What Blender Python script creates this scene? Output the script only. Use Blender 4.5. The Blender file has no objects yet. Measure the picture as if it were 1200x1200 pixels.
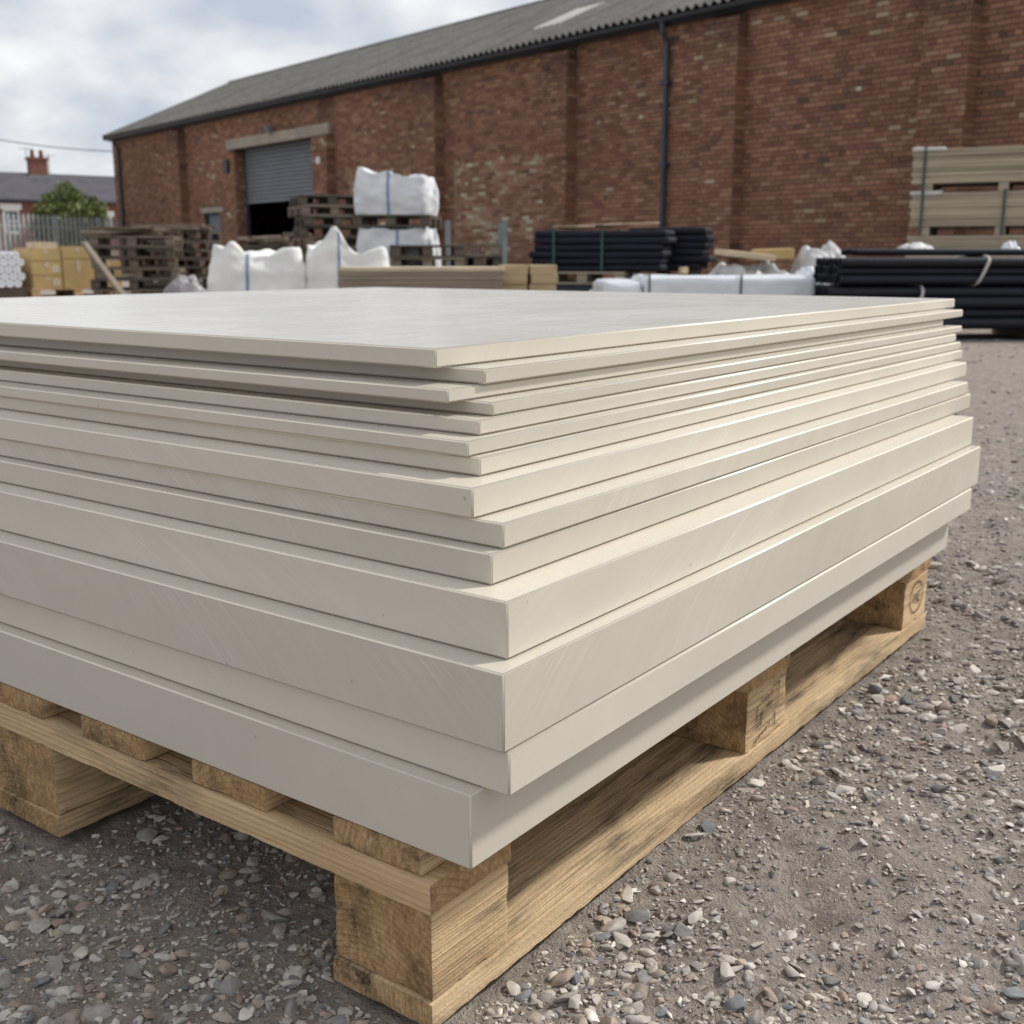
import bpy, bmesh, math, random
import numpy as np
from mathutils import Vector, Matrix

random.seed(7)
rng = np.random.default_rng(7)
R = math.radians
scn = bpy.context.scene
COL = scn.collection

# ------------------------------------------------------------------ camera
CAM_H = 0.567
PITCH = R(12.588)
FPX = 1330.0
cam_d = bpy.data.cameras.new('camera')
cam_d.sensor_width = 36.0
cam_d.lens = 36.0 * FPX / 1200.0
cam_d.clip_start = 0.02
cam_d.clip_end = 2000.0
cam_d.dof.use_dof = True
cam_d.dof.focus_distance = 0.98
cam_d.dof.aperture_fstop = 12.0
cam = bpy.data.objects.new('camera', cam_d)
cam.location = (0, 0, CAM_H)
cam.rotation_euler = (R(90) - PITCH, 0, 0)
COL.objects.link(cam)
scn.camera = cam

# ------------------------------------------------------------------ light
SUN_AZ = (0.93, 0.37)          # horizontal direction towards the sun
SUN_EL = R(42)
wd = bpy.data.worlds.new('World')
scn.world = wd
wd.use_nodes = True
nt = wd.node_tree
nt.nodes.clear()
def N(tree, kind, **kw):
    n = tree.nodes.new(kind)
    for k, v in kw.items():
        if k == 'inp':
            for a, b in v.items(): n.inputs[a].default_value = b
        else: setattr(n, k, v)
    return n
out = N(nt, 'ShaderNodeOutputWorld')
bg = N(nt, 'ShaderNodeBackground', inp={'Strength': 0.1})
sky = N(nt, 'ShaderNodeTexSky', sky_type='NISHITA', sun_disc=False)
sky.sun_elevation = SUN_EL
sky.sun_rotation = math.atan2(SUN_AZ[0], SUN_AZ[1])
sky.air_density = 1.0; sky.dust_density = 2.0
tc = N(nt, 'ShaderNodeTexCoord')
sep = N(nt, 'ShaderNodeSeparateXYZ')
nt.links.new(tc.outputs['Generated'], sep.inputs[0])
zz = N(nt, 'ShaderNodeMath', operation='MAXIMUM', inp={1: 0.0}); nt.links.new(sep.outputs[2], zz.inputs[0])
za = N(nt, 'ShaderNodeMath', operation='ADD', inp={1: 0.5}); nt.links.new(zz.outputs[0], za.inputs[0])
dx = N(nt, 'ShaderNodeMath', operation='DIVIDE'); nt.links.new(sep.outputs[0], dx.inputs[0]); nt.links.new(za.outputs[0], dx.inputs[1])
dy = N(nt, 'ShaderNodeMath', operation='DIVIDE'); nt.links.new(sep.outputs[1], dy.inputs[0]); nt.links.new(za.outputs[0], dy.inputs[1])
cmb = N(nt, 'ShaderNodeCombineXYZ'); nt.links.new(dx.outputs[0], cmb.inputs[0]); nt.links.new(dy.outputs[0], cmb.inputs[1])
cn = N(nt, 'ShaderNodeTexNoise', inp={'Scale': 5.2, 'Detail': 7.0, 'Roughness': 0.5, 'Distortion': 0.12}); nt.links.new(cmb.outputs[0], cn.inputs['Vector'])
cr = N(nt, 'ShaderNodeValToRGB')
cr.color_ramp.elements[0].position = 0.36; cr.color_ramp.elements[0].color = (4.3, 4.8, 5.6, 1)
cr.color_ramp.elements[1].position = 0.66; cr.color_ramp.elements[1].color = (7.9, 7.95, 8.0, 1)
e = cr.color_ramp.elements.new(0.5); e.color = (6.0, 6.22, 6.55, 1)
nt.links.new(cn.outputs['Fac'], cr.inputs[0])
cm = N(nt, 'ShaderNodeMix', data_type='RGBA', inp={0: 0.95})
nt.links.new(sky.outputs[0], cm.inputs[6]); nt.links.new(cr.outputs[0], cm.inputs[7])
nt.links.new(cm.outputs[2], bg.inputs[0]); nt.links.new(bg.outputs[0], out.inputs[0])

sun_d = bpy.data.lights.new('sun', 'SUN')
sun_d.energy = 2.8; sun_d.angle = R(5.0); sun_d.color = (1.0, 0.968, 0.92)
sun = bpy.data.objects.new('sun', sun_d); COL.objects.link(sun)
sd = Vector((SUN_AZ[0] * math.cos(SUN_EL), SUN_AZ[1] * math.cos(SUN_EL), math.sin(SUN_EL)))
sun.rotation_euler = sd.to_track_quat('Z', 'Y').to_euler()
sun.location = (20, 5, 30)
scn.view_settings.view_transform = 'Standard'
scn.view_settings.look = 'None'
scn.view_settings.gamma = 1.0
scn.view_settings.exposure = 0.33

# ------------------------------------------------------------------ helpers
CP, SP = math.cos(PITCH), math.sin(PITCH)
def at(px, py, Y):
    """world point at forward distance Y that the reference sightline meets (used for siting the yard)"""
    a, b = (px - 600) / FPX, -(py - 600) / FPX
    d = (a, CP + b * SP, -SP + b * CP)
    t = Y / d[1]
    return Vector((d[0] * t, Y, CAM_H + d[2] * t))
def gx(px, Y): return at(px, 303, Y).x
def gz(py, Y): return at(600, py, Y).z

def hash3(i, j, k, s=0):
    n = (i * 374761393 + j * 668265263 + k * 2147483647 + s * 974634721) & 0xFFFFFFFF
    n = ((n ^ (n >> 13)) * 1274126177) & 0xFFFFFFFF
    n = (n ^ (n >> 16)) & 0xFFFFFFFF
    return n / 4294967295.0
def vnoise(p, s=0):
    p = np.asarray(p, dtype=np.float64)
    i = np.floor(p).astype(np.int64); f = p - i; f = f * f * (3 - 2 * f)
    r = 0
    for a in (0, 1):
        for b in (0, 1):
            for c in (0, 1):
                wgt = (f[:, 0] if a else 1 - f[:, 0]) * (f[:, 1] if b else 1 - f[:, 1]) * (f[:, 2] if c else 1 - f[:, 2])
                r = r + wgt * hash3(i[:, 0] + a, i[:, 1] + b, i[:, 2] + c, s)
    return r * 2 - 1
def fbm(p, o=3, s=0):
    p = np.asarray(p, dtype=np.float64); r = 0; a = 1.0
    for k in range(o):
        r = r + a * vnoise(p * (2.0 ** k) + 17.3 * k, s + k); a *= 0.5
    return r

def tag(o, label, cat, group=None, kind=None):
    if label: o['label'] = label
    if cat: o['category'] = cat
    if group: o['group'] = group
    if kind: o['kind'] = kind
    return o
def empty(name, loc=(0, 0, 0), rz=0.0, label=None, cat=None, group=None, parent=None):
    o = bpy.data.objects.new(name, None); COL.objects.link(o)
    o.empty_display_size = 0.1
    o.location = loc; o.rotation_euler = (0, 0, rz)
    if parent: o.parent = parent
    return tag(o, label, cat, group)
def obj(name, me, mat=None, parent=None, loc=(0, 0, 0), rot=(0, 0, 0)):
    o = bpy.data.objects.new(name, me); COL.objects.link(o)
    if mat is not None and not me.materials: me.materials.append(mat)
    o.location = loc; o.rotation_euler = rot
    if parent: o.parent = parent
    return o
def copy_tree(o, parent=None):
    c = o.copy(); COL.objects.link(c); c.parent = parent
    for ch in o.children: copy_tree(ch, c)
    return c

class MB:
    def __init__(s): s.v = []; s.f = []; s.c = []
    def quad(s, a, b, c, d):
        n = len(s.v); s.v += [tuple(a), tuple(b), tuple(c), tuple(d)]; s.f.append((n, n + 1, n + 2, n + 3))
    def box(s, x0, x1, y0, y1, z0, z1, rot=None, org=(0, 0, 0), skip=()):
        n = len(s.v)
        for x, y, z in ((x0, y0, z0), (x1, y0, z0), (x1, y1, z0), (x0, y1, z0), (x0, y0, z1), (x1, y0, z1), (x1, y1, z1), (x0, y1, z1)):
            p = Vector((x, y, z))
            if rot is not None: p = rot @ p
            s.v.append((p.x + org[0], p.y + org[1], p.z + org[2]))
        F = {'b': (0, 3, 2, 1), 't': (4, 5, 6, 7), 'f': (0, 1, 5, 4), 'r': (1, 2, 6, 5), 'k': (2, 3, 7, 6), 'l': (3, 0, 4, 7)}
        for k, q in F.items():
            if k not in skip: s.f.append(tuple(n + i for i in q))
    def tube(s, pts, r, seg=8, cap=True):
        pts = [Vector(p) for p in pts]; n0 = len(s.v)
        rs = r if isinstance(r, (list, tuple)) else [r] * len(pts)
        up = Vector((0, 0, 1))
        for i, p in enumerate(pts):
            t = (pts[min(i + 1, len(pts) - 1)] - pts[max(i - 1, 0)]).normalized()
            a = t.cross(up)
            if a.length < 1e-3: a = t.cross(Vector((0, 1, 0)))
            a.normalize(); b = t.cross(a)
            for k in range(seg):
                w = 2 * math.pi * k / seg
                q = p + (a * math.cos(w) + b * math.sin(w)) * rs[i]
                s.v.append(tuple(q))
        for i in range(len(pts) - 1):
            for k in range(seg):
                a0 = n0 + i * seg + k; a1 = n0 + i * seg + (k + 1) % seg
                s.f.append((a0, a1, a1 + seg, a0 + seg))
        if cap:
            s.f.append(tuple(n0 + k for k in reversed(range(seg))))
            m = n0 + (len(pts) - 1) * seg
            s.f.append(tuple(m + k for k in range(seg)))
    def lathe(s, prof, seg=20, org=(0, 0, 0)):
        n0 = len(s.v)
        for r, z in prof:
            for k in range(seg):
                w = 2 * math.pi * k / seg
                s.v.append((org[0] + r * math.cos(w), org[1] + r * math.sin(w), org[2] + z))
        for i in range(len(prof) - 1):
            for k in range(seg):
                a0 = n0 + i * seg + k; a1 = n0 + i * seg + (k + 1) % seg
                s.f.append((a0, a1, a1 + seg, a0 + seg))
    def mesh(s, name, smooth=False, bevel=0.0, bseg=2):
        me = bpy.data.meshes.new(name); me.from_pydata(s.v, [], s.f); me.validate(); me.update()
        if bevel:
            bm = bmesh.new(); bm.from_mesh(me)
            bmesh.ops.remove_doubles(bm, verts=bm.verts, dist=1e-6)
            bmesh.ops.bevel(bm, geom=bm.edges[:], offset=bevel, segments=bseg, affect='EDGES', clamp_overlap=True)
            bm.to_mesh(me); bm.free()
        if smooth:
            for p in me.polygons: p.use_smooth = True
        return me
    def build(s, name, mat, parent=None, loc=(0, 0, 0), rot=(0, 0, 0), smooth=False, bevel=0.0, bseg=2):
        return obj(name, s.mesh(name, smooth, bevel, bseg), mat, parent, loc, rot)

def grid_box(lx, ly, lz, sp, amp=0.0006, chip=0.002, seed=0, mname='board'):
    """box 0..lx, 0..ly, 0..lz as a fine welded grid with worn, uneven arrises"""
    nx, ny, nz = (max(2, int(round(l / sp))) for l in (lx, ly, lz))
    nx, ny, nz = min(nx, 150), min(ny, 40), min(nz, 40)
    idx = {}; V = []; F = []
    def vid(i, j, k):
        t = (i, j, k)
        if t not in idx: idx[t] = len(V); V.append(t)
        return idx[t]
    for i in range(nx):
        for j in range(ny):
            F.append((vid(i, j, 0), vid(i, j + 1, 0), vid(i + 1, j + 1, 0), vid(i + 1, j, 0)))
            F.append((vid(i, j, nz), vid(i + 1, j, nz), vid(i + 1, j + 1, nz), vid(i, j + 1, nz)))
    for i in range(nx):
        for k in range(nz):
            F.append((vid(i, 0, k), vid(i + 1, 0, k), vid(i + 1, 0, k + 1), vid(i, 0, k + 1)))
            F.append((vid(i, ny, k), vid(i, ny, k + 1), vid(i + 1, ny, k + 1), vid(i + 1, ny, k)))
    for j in range(ny):
        for k in range(nz):
            F.append((vid(0, j, k), vid(0, j, k + 1), vid(0, j + 1, k + 1), vid(0, j + 1, k)))
            F.append((vid(nx, j, k), vid(nx, j + 1, k), vid(nx, j + 1, k + 1), vid(nx, j, k + 1)))
    G = np.array(V); n = np.array([nx, ny, nz]); L = np.array([lx, ly, lz])
    P = G / n * L
    lo = (G == 0); hi = (G == n); sgn = lo.astype(float) - hi.astype(float)
    onf = (lo | hi).sum(1)
    edge = onf >= 2
    w = chip * (0.22 + 0.22 * np.clip(fbm(P * 16 + seed * 3.1, 2, seed) - 0.25, 0, None) + 0.75 * np.clip(vnoise(P * 95 + seed, seed + 9) - 0.1, 0, None))
    P2 = P + sgn * (w * edge)[:, None]
    d = np.stack([vnoise(P * np.array([9, 60, 60]) + seed * 5.7 + 31 * a, seed + a) for a in range(3)], 1)
    P2 = P2 + np.abs(d) * amp * sgn
    me = bpy.data.meshes.new(mname)
    me.from_pydata(P2.tolist(), [], F); me.update()
    for p in me.polygons: p.use_smooth = True
    me.set_sharp_from_angle(angle=R(24))
    return me

# ------------------------------------------------------------------ materials
def new_mat(name):
    m = bpy.data.materials.new(name); m.use_nodes = True
    t = m.node_tree; t.nodes.clear()
    o = N(t, 'ShaderNodeOutputMaterial'); b = N(t, 'ShaderNodeBsdfPrincipled')
    t.links.new(b.outputs[0], o.inputs[0])
    return m, t, b
def ramp(t, src, stops):
    r = N(t, 'ShaderNodeValToRGB'); els = r.color_ramp.elements
    els[0].position, els[0].color = stops[0][0], (*stops[0][1], 1)
    els[1].position, els[1].color = stops[-1][0], (*stops[-1][1], 1)
    for p, c in stops[1:-1]:
        e = els.new(p); e.color = (*c, 1)
    t.links.new(src, r.inputs[0]); return r.outputs[0]
def mixc(t, fac, a, b, blend='MIX'):
    m = N(t, 'ShaderNodeMix', data_type='RGBA', blend_type=blend)
    for k, v in ((0, fac), (6, a), (7, b)):
        if hasattr(v, 'is_linked'): t.links.new(v, m.inputs[k])
        elif k == 0: m.inputs[0].default_value = v
        else: m.inputs[k].default_value = (*v, 1)
    return m.outputs[2]
def math_(t, op, a, b=None, c=None):
    m = N(t, 'ShaderNodeMath', operation=op)
    for k, v in enumerate((a, b, c)):
        if v is None: continue
        if hasattr(v, 'is_linked'): t.links.new(v, m.inputs[k])
        else: m.inputs[k].default_value = v
    return m.outputs[0]
def mapping(t, vec, scale=(1, 1, 1), rot=(0, 0, 0), loc=(0, 0, 0)):
    m = N(t, 'ShaderNodeMapping'); m.inputs['Scale'].default_value = scale; m.inputs['Rotation'].default_value = rot; m.inputs['Location'].default_value = loc
    t.links.new(vec, m.inputs[0]); return m.outputs[0]
def noise(t, vec, scale, detail=3.0, rough=0.55, dist=0.0):
    n = N(t, 'ShaderNodeTexNoise', inp={'Scale': scale, 'Detail': detail, 'Roughness': rough, 'Distortion': dist})
    if vec is not None: t.links.new(vec, n.inputs['Vector'])
    return n.outputs['Fac']
def bump(t, b, h, strength=0.3, dist=0.002):
    n = N(t, 'ShaderNodeBump', inp={'Strength': strength, 'Distance': dist})
    t.links.new(h, n.inputs['Height']); t.links.new(n.outputs[0], b.inputs['Normal'])
def objvec(t, rnd=True):
    tcn = N(t, 'ShaderNodeTexCoord')
    if not rnd: return tcn.outputs['Object']
    oi = N(t, 'ShaderNodeObjectInfo')
    mu = N(t, 'ShaderNodeVectorMath', operation='MULTIPLY'); mu.inputs[1].default_value = (7.3, 11.9, 5.1)
    cx = N(t, 'ShaderNodeCombineXYZ')
    for k in range(3): t.links.new(oi.outputs['Random'], cx.inputs[k])
    t.links.new(cx.outputs[0], mu.inputs[0])
    ad = N(t, 'ShaderNodeVectorMath', operation='ADD')
    t.links.new(tcn.outputs['Object'], ad.inputs[0]); t.links.new(mu.outputs[0], ad.inputs[1])
    return ad.outputs[0]

def simple(name, c, rough=0.6, var=0.15, sc=3.0, bmp=0.0, bsc=30.0, metal=0.0, spec=0.5, rnd=True):
    m, t, b = new_mat(name)
    v = objvec(t, rnd)
    f = noise(t, v, sc, 5.0, 0.6)
    lo = tuple(x * (1 - var) for x in c); hi = tuple(min(1, x * (1 + var)) for x in c)
    t.links.new(ramp(t, f, [(0.3, lo), (0.7, hi)]), b.inputs['Base Color'])
    b.inputs['Roughness'].default_value = rough; b.inputs['Metallic'].default_value = metal
    b.inputs['Specular IOR Level'].default_value = spec
    if bmp: bump(t, b, noise(t, v, bsc, 5.0, 0.6), bmp, 0.01)
    return m

def wood(name, light, dark, grime=0.35, ring=0.0055, rough=0.75, grimec=(0.05, 0.042, 0.035), fib=1.0, bstr=0.45, gthr=0.5):
    """solid wood: rings around a pith that runs along local X, so sides show grain and ends show rings"""
    m, t, b = new_mat(name)
    tcn = N(t, 'ShaderNodeTexCoord'); oi = N(t, 'ShaderNodeObjectInfo'); rv = oi.outputs['Random']
    sp = N(t, 'ShaderNodeSeparateXYZ'); t.links.new(tcn.outputs['Object'], sp.inputs[0])
    r2 = math_(t, 'FRACT', math_(t, 'MULTIPLY', rv, 7.77))
    r3 = math_(t, 'FRACT', math_(t, 'MULTIPLY', rv, 31.3))
    vr = objvec(t)
    wob = noise(t, mapping(t, vr, (1.3, 7, 7)), 1.0, 4.0, 0.6)
    y = math_(t, 'ADD', sp.outputs[1], math_(t, 'MULTIPLY_ADD', r2, 0.16, -0.13))
    z = math_(t, 'ADD', sp.outputs[2], math_(t, 'MULTIPLY_ADD', r3, 0.10, -0.02))
    rr = math_(t, 'SQRT', math_(t, 'ADD', math_(t, 'MULTIPLY', y, y), math_(t, 'MULTIPLY', z, z)))
    rr = math_(t, 'MULTIPLY_ADD', wob, 0.022, rr)
    fr = math_(t, 'FRACT', math_(t, 'DIVIDE', rr, ring))
    late = ramp(t, fr, [(0.0, (0.05,) * 3), (0.62, (0.35,) * 3), (0.9, (1,) * 3), (1.0, (0.1,) * 3)])
    fibre = noise(t, mapping(t, vr, (9, 420, 420)), 1.0, 4.0, 0.65)
    big = noise(t, mapping(t, vr, (3, 22, 22)), 1.0, 4.0, 0.6)
    mid = tuple((l + d) / 2 for l, d in zip(light, dark))
    tone = ramp(t, big, [(0.3, tuple(x * 0.86 for x in mid)), (0.65, light)])
    c = mixc(t, math_(t, 'MULTIPLY', late, 0.68), tone, dark)
    c = mixc(t, math_(t, 'MULTIPLY', ramp(t, fibre, [(0.42, (0,) * 3), (0.78, (1,) * 3)]), 0.42 * fib), c, tuple(x * 0.6 for x in dark))
    # knots and handling grime
    g1 = noise(t, mapping(t, vr, (3.5, 24, 24)), 1.0, 5.0, 0.62, 0.3)
    g2 = noise(t, mapping(t, vr, (25, 160, 160)), 1.0, 4.0, 0.7)
    gm = math_(t, 'MULTIPLY', ramp(t, g1, [(gthr, (0,) * 3), (gthr + 0.16, (1,) * 3)]), ramp(t, g2, [(0.3, (0.15,) * 3), (0.6, (1,) * 3)]))
    c = mixc(t, math_(t, 'MULTIPLY', gm, grime), c, grimec)
    vor = N(t, 'ShaderNodeTexVoronoi', inp={'Scale': 1.0}); t.links.new(mapping(t, vr, (2.6, 8, 8)), vor.inputs['Vector'])
    kn = ramp(t, vor.outputs['Distance'], [(0.03, (1,) * 3), (0.085, (0,) * 3)])
    c = mixc(t, math_(t, 'MULTIPLY', kn, 0.7), c, (0.11, 0.06, 0.032))
    gn = N(t, 'ShaderNodeNewGeometry'); vt = N(t, 'ShaderNodeVectorTransform', vector_type='NORMAL', convert_from='WORLD', convert_to='OBJECT')
    t.links.new(gn.outputs['True Normal'], vt.inputs[0]); sx_ = N(t, 'ShaderNodeSeparateXYZ'); t.links.new(vt.outputs[0], sx_.inputs[0])
    endg = math_(t, 'GREATER_THAN', math_(t, 'ABSOLUTE', sx_.outputs[0]), 0.7)
    rough_end = noise(t, mapping(t, vr, (1, 1, 0.5), (0.9, 0, 0)), 170.0, 6.0, 0.75, 0.6)
    c = mixc(t, endg, c, mixc(t, 1.0, c, ramp(t, rough_end, [(0.36, (0.56, 0.48, 0.39)), (0.64, (1.0, 0.92, 0.82))]), 'MULTIPLY'))
    t.links.new(c, b.inputs['Base Color'])
    b.inputs['Roughness'].default_value = rough; b.inputs['Specular IOR Level'].default_value = 0.25
    hgt_ = math_(t, 'ADD', math_(t, 'MULTIPLY', late, 0.5), math_(t, 'ADD', math_(t, 'MULTIPLY', fibre, 1.2), noise(t, vr, 260, 3.0, 0.7)))
    hgt_ = math_(t, 'ADD', hgt_, math_(t, 'MULTIPLY', math_(t, 'MULTIPLY', rough_end, endg), 3.0))
    bump(t, b, hgt_, bstr, 0.0014)
    return m

def plastic_sheet(name, base, sky_tint=None):
    m, t, b = new_mat(name)
    tcn = N(t, 'ShaderNodeTexCoord'); oi = N(t, 'ShaderNodeObjectInfo'); rv = oi.outputs['Random']
    sp = N(t, 'ShaderNodeSeparateXYZ'); t.links.new(tcn.outputs['Object'], sp.inputs[0])
    g = N(t, 'ShaderNodeNewGeometry'); sn = N(t, 'ShaderNodeSeparateXYZ')
    vt = N(t, 'ShaderNodeVectorTransform', vector_type='NORMAL', convert_from='WORLD', convert_to='OBJECT')
    t.links.new(g.outputs['True Normal'], vt.inputs[0]); t.links.new(vt.outputs[0], sn.inputs[0])
    topm = math_(t, 'GREATER_THAN', math_(t, 'ABSOLUTE', sn.outputs[2]), 0.7)
    # saw marks: curved diagonal lines over the cut edges (arc of the blade)
    l = math_(t, 'ADD', sp.outputs[0], sp.outputs[1])
    z = sp.outputs[2]
    off = math_(t, 'MULTIPLY', rv, 9.0)
    sl = math_(t, 'MULTIPLY_ADD', math_(t, 'FRACT', math_(t, 'MULTIPLY', rv, 13.7)), 1.3, 0.35)
    a1 = math_(t, 'SUBTRACT', math_(t, 'MULTIPLY', z, sl), math_(t, 'MULTIPLY', l, 0.8))
    a1 = math_(t, 'ADD', a1, math_(t, 'MULTIPLY', math_(t, 'MULTIPLY', z, z), 2.5))
    c1 = N(t, 'ShaderNodeCombineXYZ'); t.links.new(math_(t, 'MULTIPLY', a1, 330.0), c1.inputs[0])
    t.links.new(math_(t, 'ADD', math_(t, 'MULTIPLY', l, 3.0), off), c1.inputs[1]); t.links.new(math_(t, 'MULTIPLY', z, 7.0), c1.inputs[2])
    saw = noise(t, c1.outputs[0], 1.0, 3.0, 0.75)
    c2 = N(t, 'ShaderNodeCombineXYZ'); t.links.new(math_(t, 'MULTIPLY', a1, 38.0), c2.inputs[0]); t.links.new(off, c2.inputs[1]); t.links.new(math_(t, 'MULTIPLY', z, 9.0), c2.inputs[2])
    saw2 = noise(t, c2.outputs[0], 1.0, 2.0, 0.6)
    c3 = N(t, 'ShaderNodeCombineXYZ'); t.links.new(math_(t, 'MULTIPLY', l, 5.0), c3.inputs[0]); t.links.new(math_(t, 'ADD', math_(t, 'MULTIPLY', z, 14.0), off), c3.inputs[1])
    patch = ramp(t, noise(t, c3.outputs[0], 1.0, 2.0, 0.5), [(0.38, (0,) * 3), (0.66, (1,) * 3)])
    # flat faces: planed with faint long strokes and dust
    vr = objvec(t)
    br = noise(t, mapping(t, vr, (9, 190, 1), (0, 0, 0.5)), 1.0, 4.0, 0.7)
    br2 = noise(t, mapping(t, vr, (60, 9, 1), (0, 0, -0.4)), 1.0, 4.0, 0.7)
    dust = noise(t, vr, 3.2, 6.0, 0.65)
    line = ramp(t, saw, [(0.55, (0,) * 3), (0.68, (1,) * 3)])
    wide = ramp(t, saw2, [(0.4, (0,) * 3), (0.7, (1,) * 3)])
    edgef = math_(t, 'SUBTRACT', 1.0, topm)
    sa = N(t, 'ShaderNodeAttribute', attribute_name='saw', attribute_type='OBJECT')
    edgef = math_(t, 'MULTIPLY', edgef, sa.outputs['Fac'])
    mark = math_(t, 'MULTIPLY', math_(t, 'MULTIPLY', math_(t, 'ADD', math_(t, 'MULTIPLY', line, 0.85), math_(t, 'MULTIPLY', wide, 0.3)), patch), edgef)
    tint = ramp(t, dust, [(0.3, tuple(x * 0.93 for x in base)), (0.7, tuple(min(1, x * 1.03) for x in base))])
    hs = N(t, 'ShaderNodeHueSaturation'); t.links.new(tint, hs.inputs['Color'])
    t.links.new(math_(t, 'MULTIPLY_ADD', math_(t, 'FRACT', math_(t, 'MULTIPLY', rv, 5.3)), 0.14, 0.90), hs.inputs['Value'])
    c = mixc(t, math_(t, 'MULTIPLY', mark, 0.75), hs.outputs[0], (0.86, 0.82, 0.75))
    c = mixc(t, math_(t, 'MULTIPLY', math_(t, 'MULTIPLY', ramp(t, br, [(0.45, (0,) * 3), (0.8, (1,) * 3)]), topm), 0.07 if sky_tint else 0.0), c, (0.42, 0.39, 0.34))
    if sky_tint:  # reflected sky laid into the base colour of the flat faces
        c = mixc(t, math_(t, 'MULTIPLY', topm, 0.85), c, ramp(t, br, [(0.3, tuple(x_ * 0.9 for x_ in sky_tint)), (0.7, tuple(x_ * 1.05 for x_ in sky_tint))]))
    sk = noise(t, vr, 95.0, 2.0, 0.5)
    c = mixc(t, math_(t, 'MULTIPLY', ramp(t, sk, [(0.765, (0,) * 3), (0.785, (1,) * 3)]), 0.3), c, (0.16, 0.13, 0.1))
    t.links.new(c, b.inputs['Base Color'])
    ro = math_(t, 'ADD', math_(t, 'MULTIPLY_ADD', dust, 0.2, math_(t, 'MULTIPLY_ADD', math_(t, 'SUBTRACT', 1.0, topm), 0.24, 0.12)), math_(t, 'MULTIPLY', br, 0.10))
    t.links.new(ro, b.inputs['Roughness'])
    b.inputs['IOR'].default_value = 1.53
    h1 = math_(t, 'MULTIPLY', math_(t, 'MULTIPLY', math_(t, 'ADD', saw, math_(t, 'MULTIPLY', saw2, 0.6)), math_(t, 'MULTIPLY_ADD', patch, 0.8, 0.2)), edgef)
    h2 = math_(t, 'MULTIPLY', math_(t, 'ADD', br, br2), topm)
    bump(t, b, math_(t, 'ADD', h1, math_(t, 'MULTIPLY', h2, 0.9 if sky_tint else 0.12)), 0.30, 0.0011)
    return m

def attr_mat(name, rough=0.9, var=0.25, sc=40.0, bmp=0.4, bd=0.004, spec=0.2, aname='Col'):
    m, t, b = new_mat(name)
    a = N(t, 'ShaderNodeAttribute', attribute_name=aname)
    tcn = N(t, 'ShaderNodeTexCoord'); v = tcn.outputs['Object']
    f = noise(t, v, sc, 5.0, 0.65)
    g = ramp(t, f, [(0.25, (1 - var,) * 3), (0.75, (1 + var,) * 3)])
    t.links.new(mixc(t, 1.0, a.outputs['Color'], g, 'MULTIPLY'), b.inputs['Base Color'])
    b.inputs['Roughness'].default_value = rough; b.inputs['Specular IOR Level'].default_value = spec
    bump(t, b, f, bmp, bd)
    return m

M = {}
M['sheet'] = plastic_sheet('beige_plastic', (0.625, 0.572, 0.48))
M['sheet_sky_top'] = plastic_sheet('beige_plastic_sky_sheen', (0.625, 0.572, 0.48), (0.58, 0.57, 0.545))  # second colour paints the grazing sky reflection on the top face
M['arris_glow'] = simple('plastic_edge_glow', (0.74, 0.665, 0.545), 0.5, 0.05, 20.0)  # lighter cream paints the translucent edge glow onto the bevel faces
M['deal'] = wood('pallet_pine', (0.80, 0.60, 0.36), (0.50, 0.315, 0.155), 0.7, bstr=0.9, gthr=0.49)
M['deal_dirty'] = wood('pallet_pine_dirty', (0.80, 0.61, 0.38), (0.50, 0.33, 0.17), 0.92, fib=1.2, bstr=0.8, gthr=0.465)
M['old'] = wood('weathered_pallet', (0.30, 0.25, 0.195), (0.15, 0.12, 0.09), 0.7, ring=0.02, bstr=0.2)
M['old2'] = wood('dark_weathered_pallet', (0.16, 0.135, 0.11), (0.075, 0.062, 0.05), 0.7, ring=0.02, bstr=0.2)
M['plank_dark'] = wood('brown_plank', (0.22, 0.165, 0.115), (0.12, 0.085, 0.06), 0.5, ring=0.03, bstr=0.2)
M['plank'] = wood('grey_plank', (0.46, 0.40, 0.31), (0.30, 0.25, 0.19), 0.4, ring=0.03, bstr=0.2)
M['tan_board'] = wood('tan_board', (0.60, 0.47, 0.29), (0.45, 0.33, 0.18), 0.2, ring=0.03, bstr=0.2)
M['stamp'] = simple('burnt_stamp', (0.06, 0.035, 0.02), 0.9)
M['brick'] = attr_mat('brick', 0.92, 0.22, 30.0, 0.5, 0.006)
M['stone'] = attr_mat('stone', 0.85, 0.3, 130.0, 0.35, 0.002, 0.3)
M['mortar'] = simple('mortar', (0.085, 0.066, 0.055), 0.95, 0.25, 1.2, 0.4, 60)
M['edge_mortar'] = simple('edge_mortar', (0.30, 0.215, 0.165), 0.95, 0.3, 3.0)
M['concrete'] = simple('concrete_lintel', (0.34, 0.29, 0.235), 0.9, 0.2, 2.0, 0.3, 25)
M['gutter'] = simple('dark_gutter', (0.022, 0.026, 0.035), 0.5, 0.2)
M['pipe_blue'] = simple('blue_grey_downpipe', (0.035, 0.042, 0.065), 0.45, 0.2)
M['shutter'] = simple('grey_shutter', (0.17, 0.19, 0.215), 0.55, 0.1, 1.5)
M['door'] = simple('blue_grey_door', (0.12, 0.14, 0.19), 0.6, 0.12)
M['dark'] = simple('dark_interior', (0.03, 0.028, 0.026), 0.9, 0.2)
M['slate'] = simple('slate', (0.105, 0.10, 0.115), 0.8, 0.25, 1.5, 0.4, 8)
M['redbrick'] = simple('house_brick', (0.20, 0.085, 0.06), 0.9, 0.3, 6.0, 0.3, 20)
M['white'] = simple('white_paint', (0.78, 0.78, 0.76), 0.5, 0.06)
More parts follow.
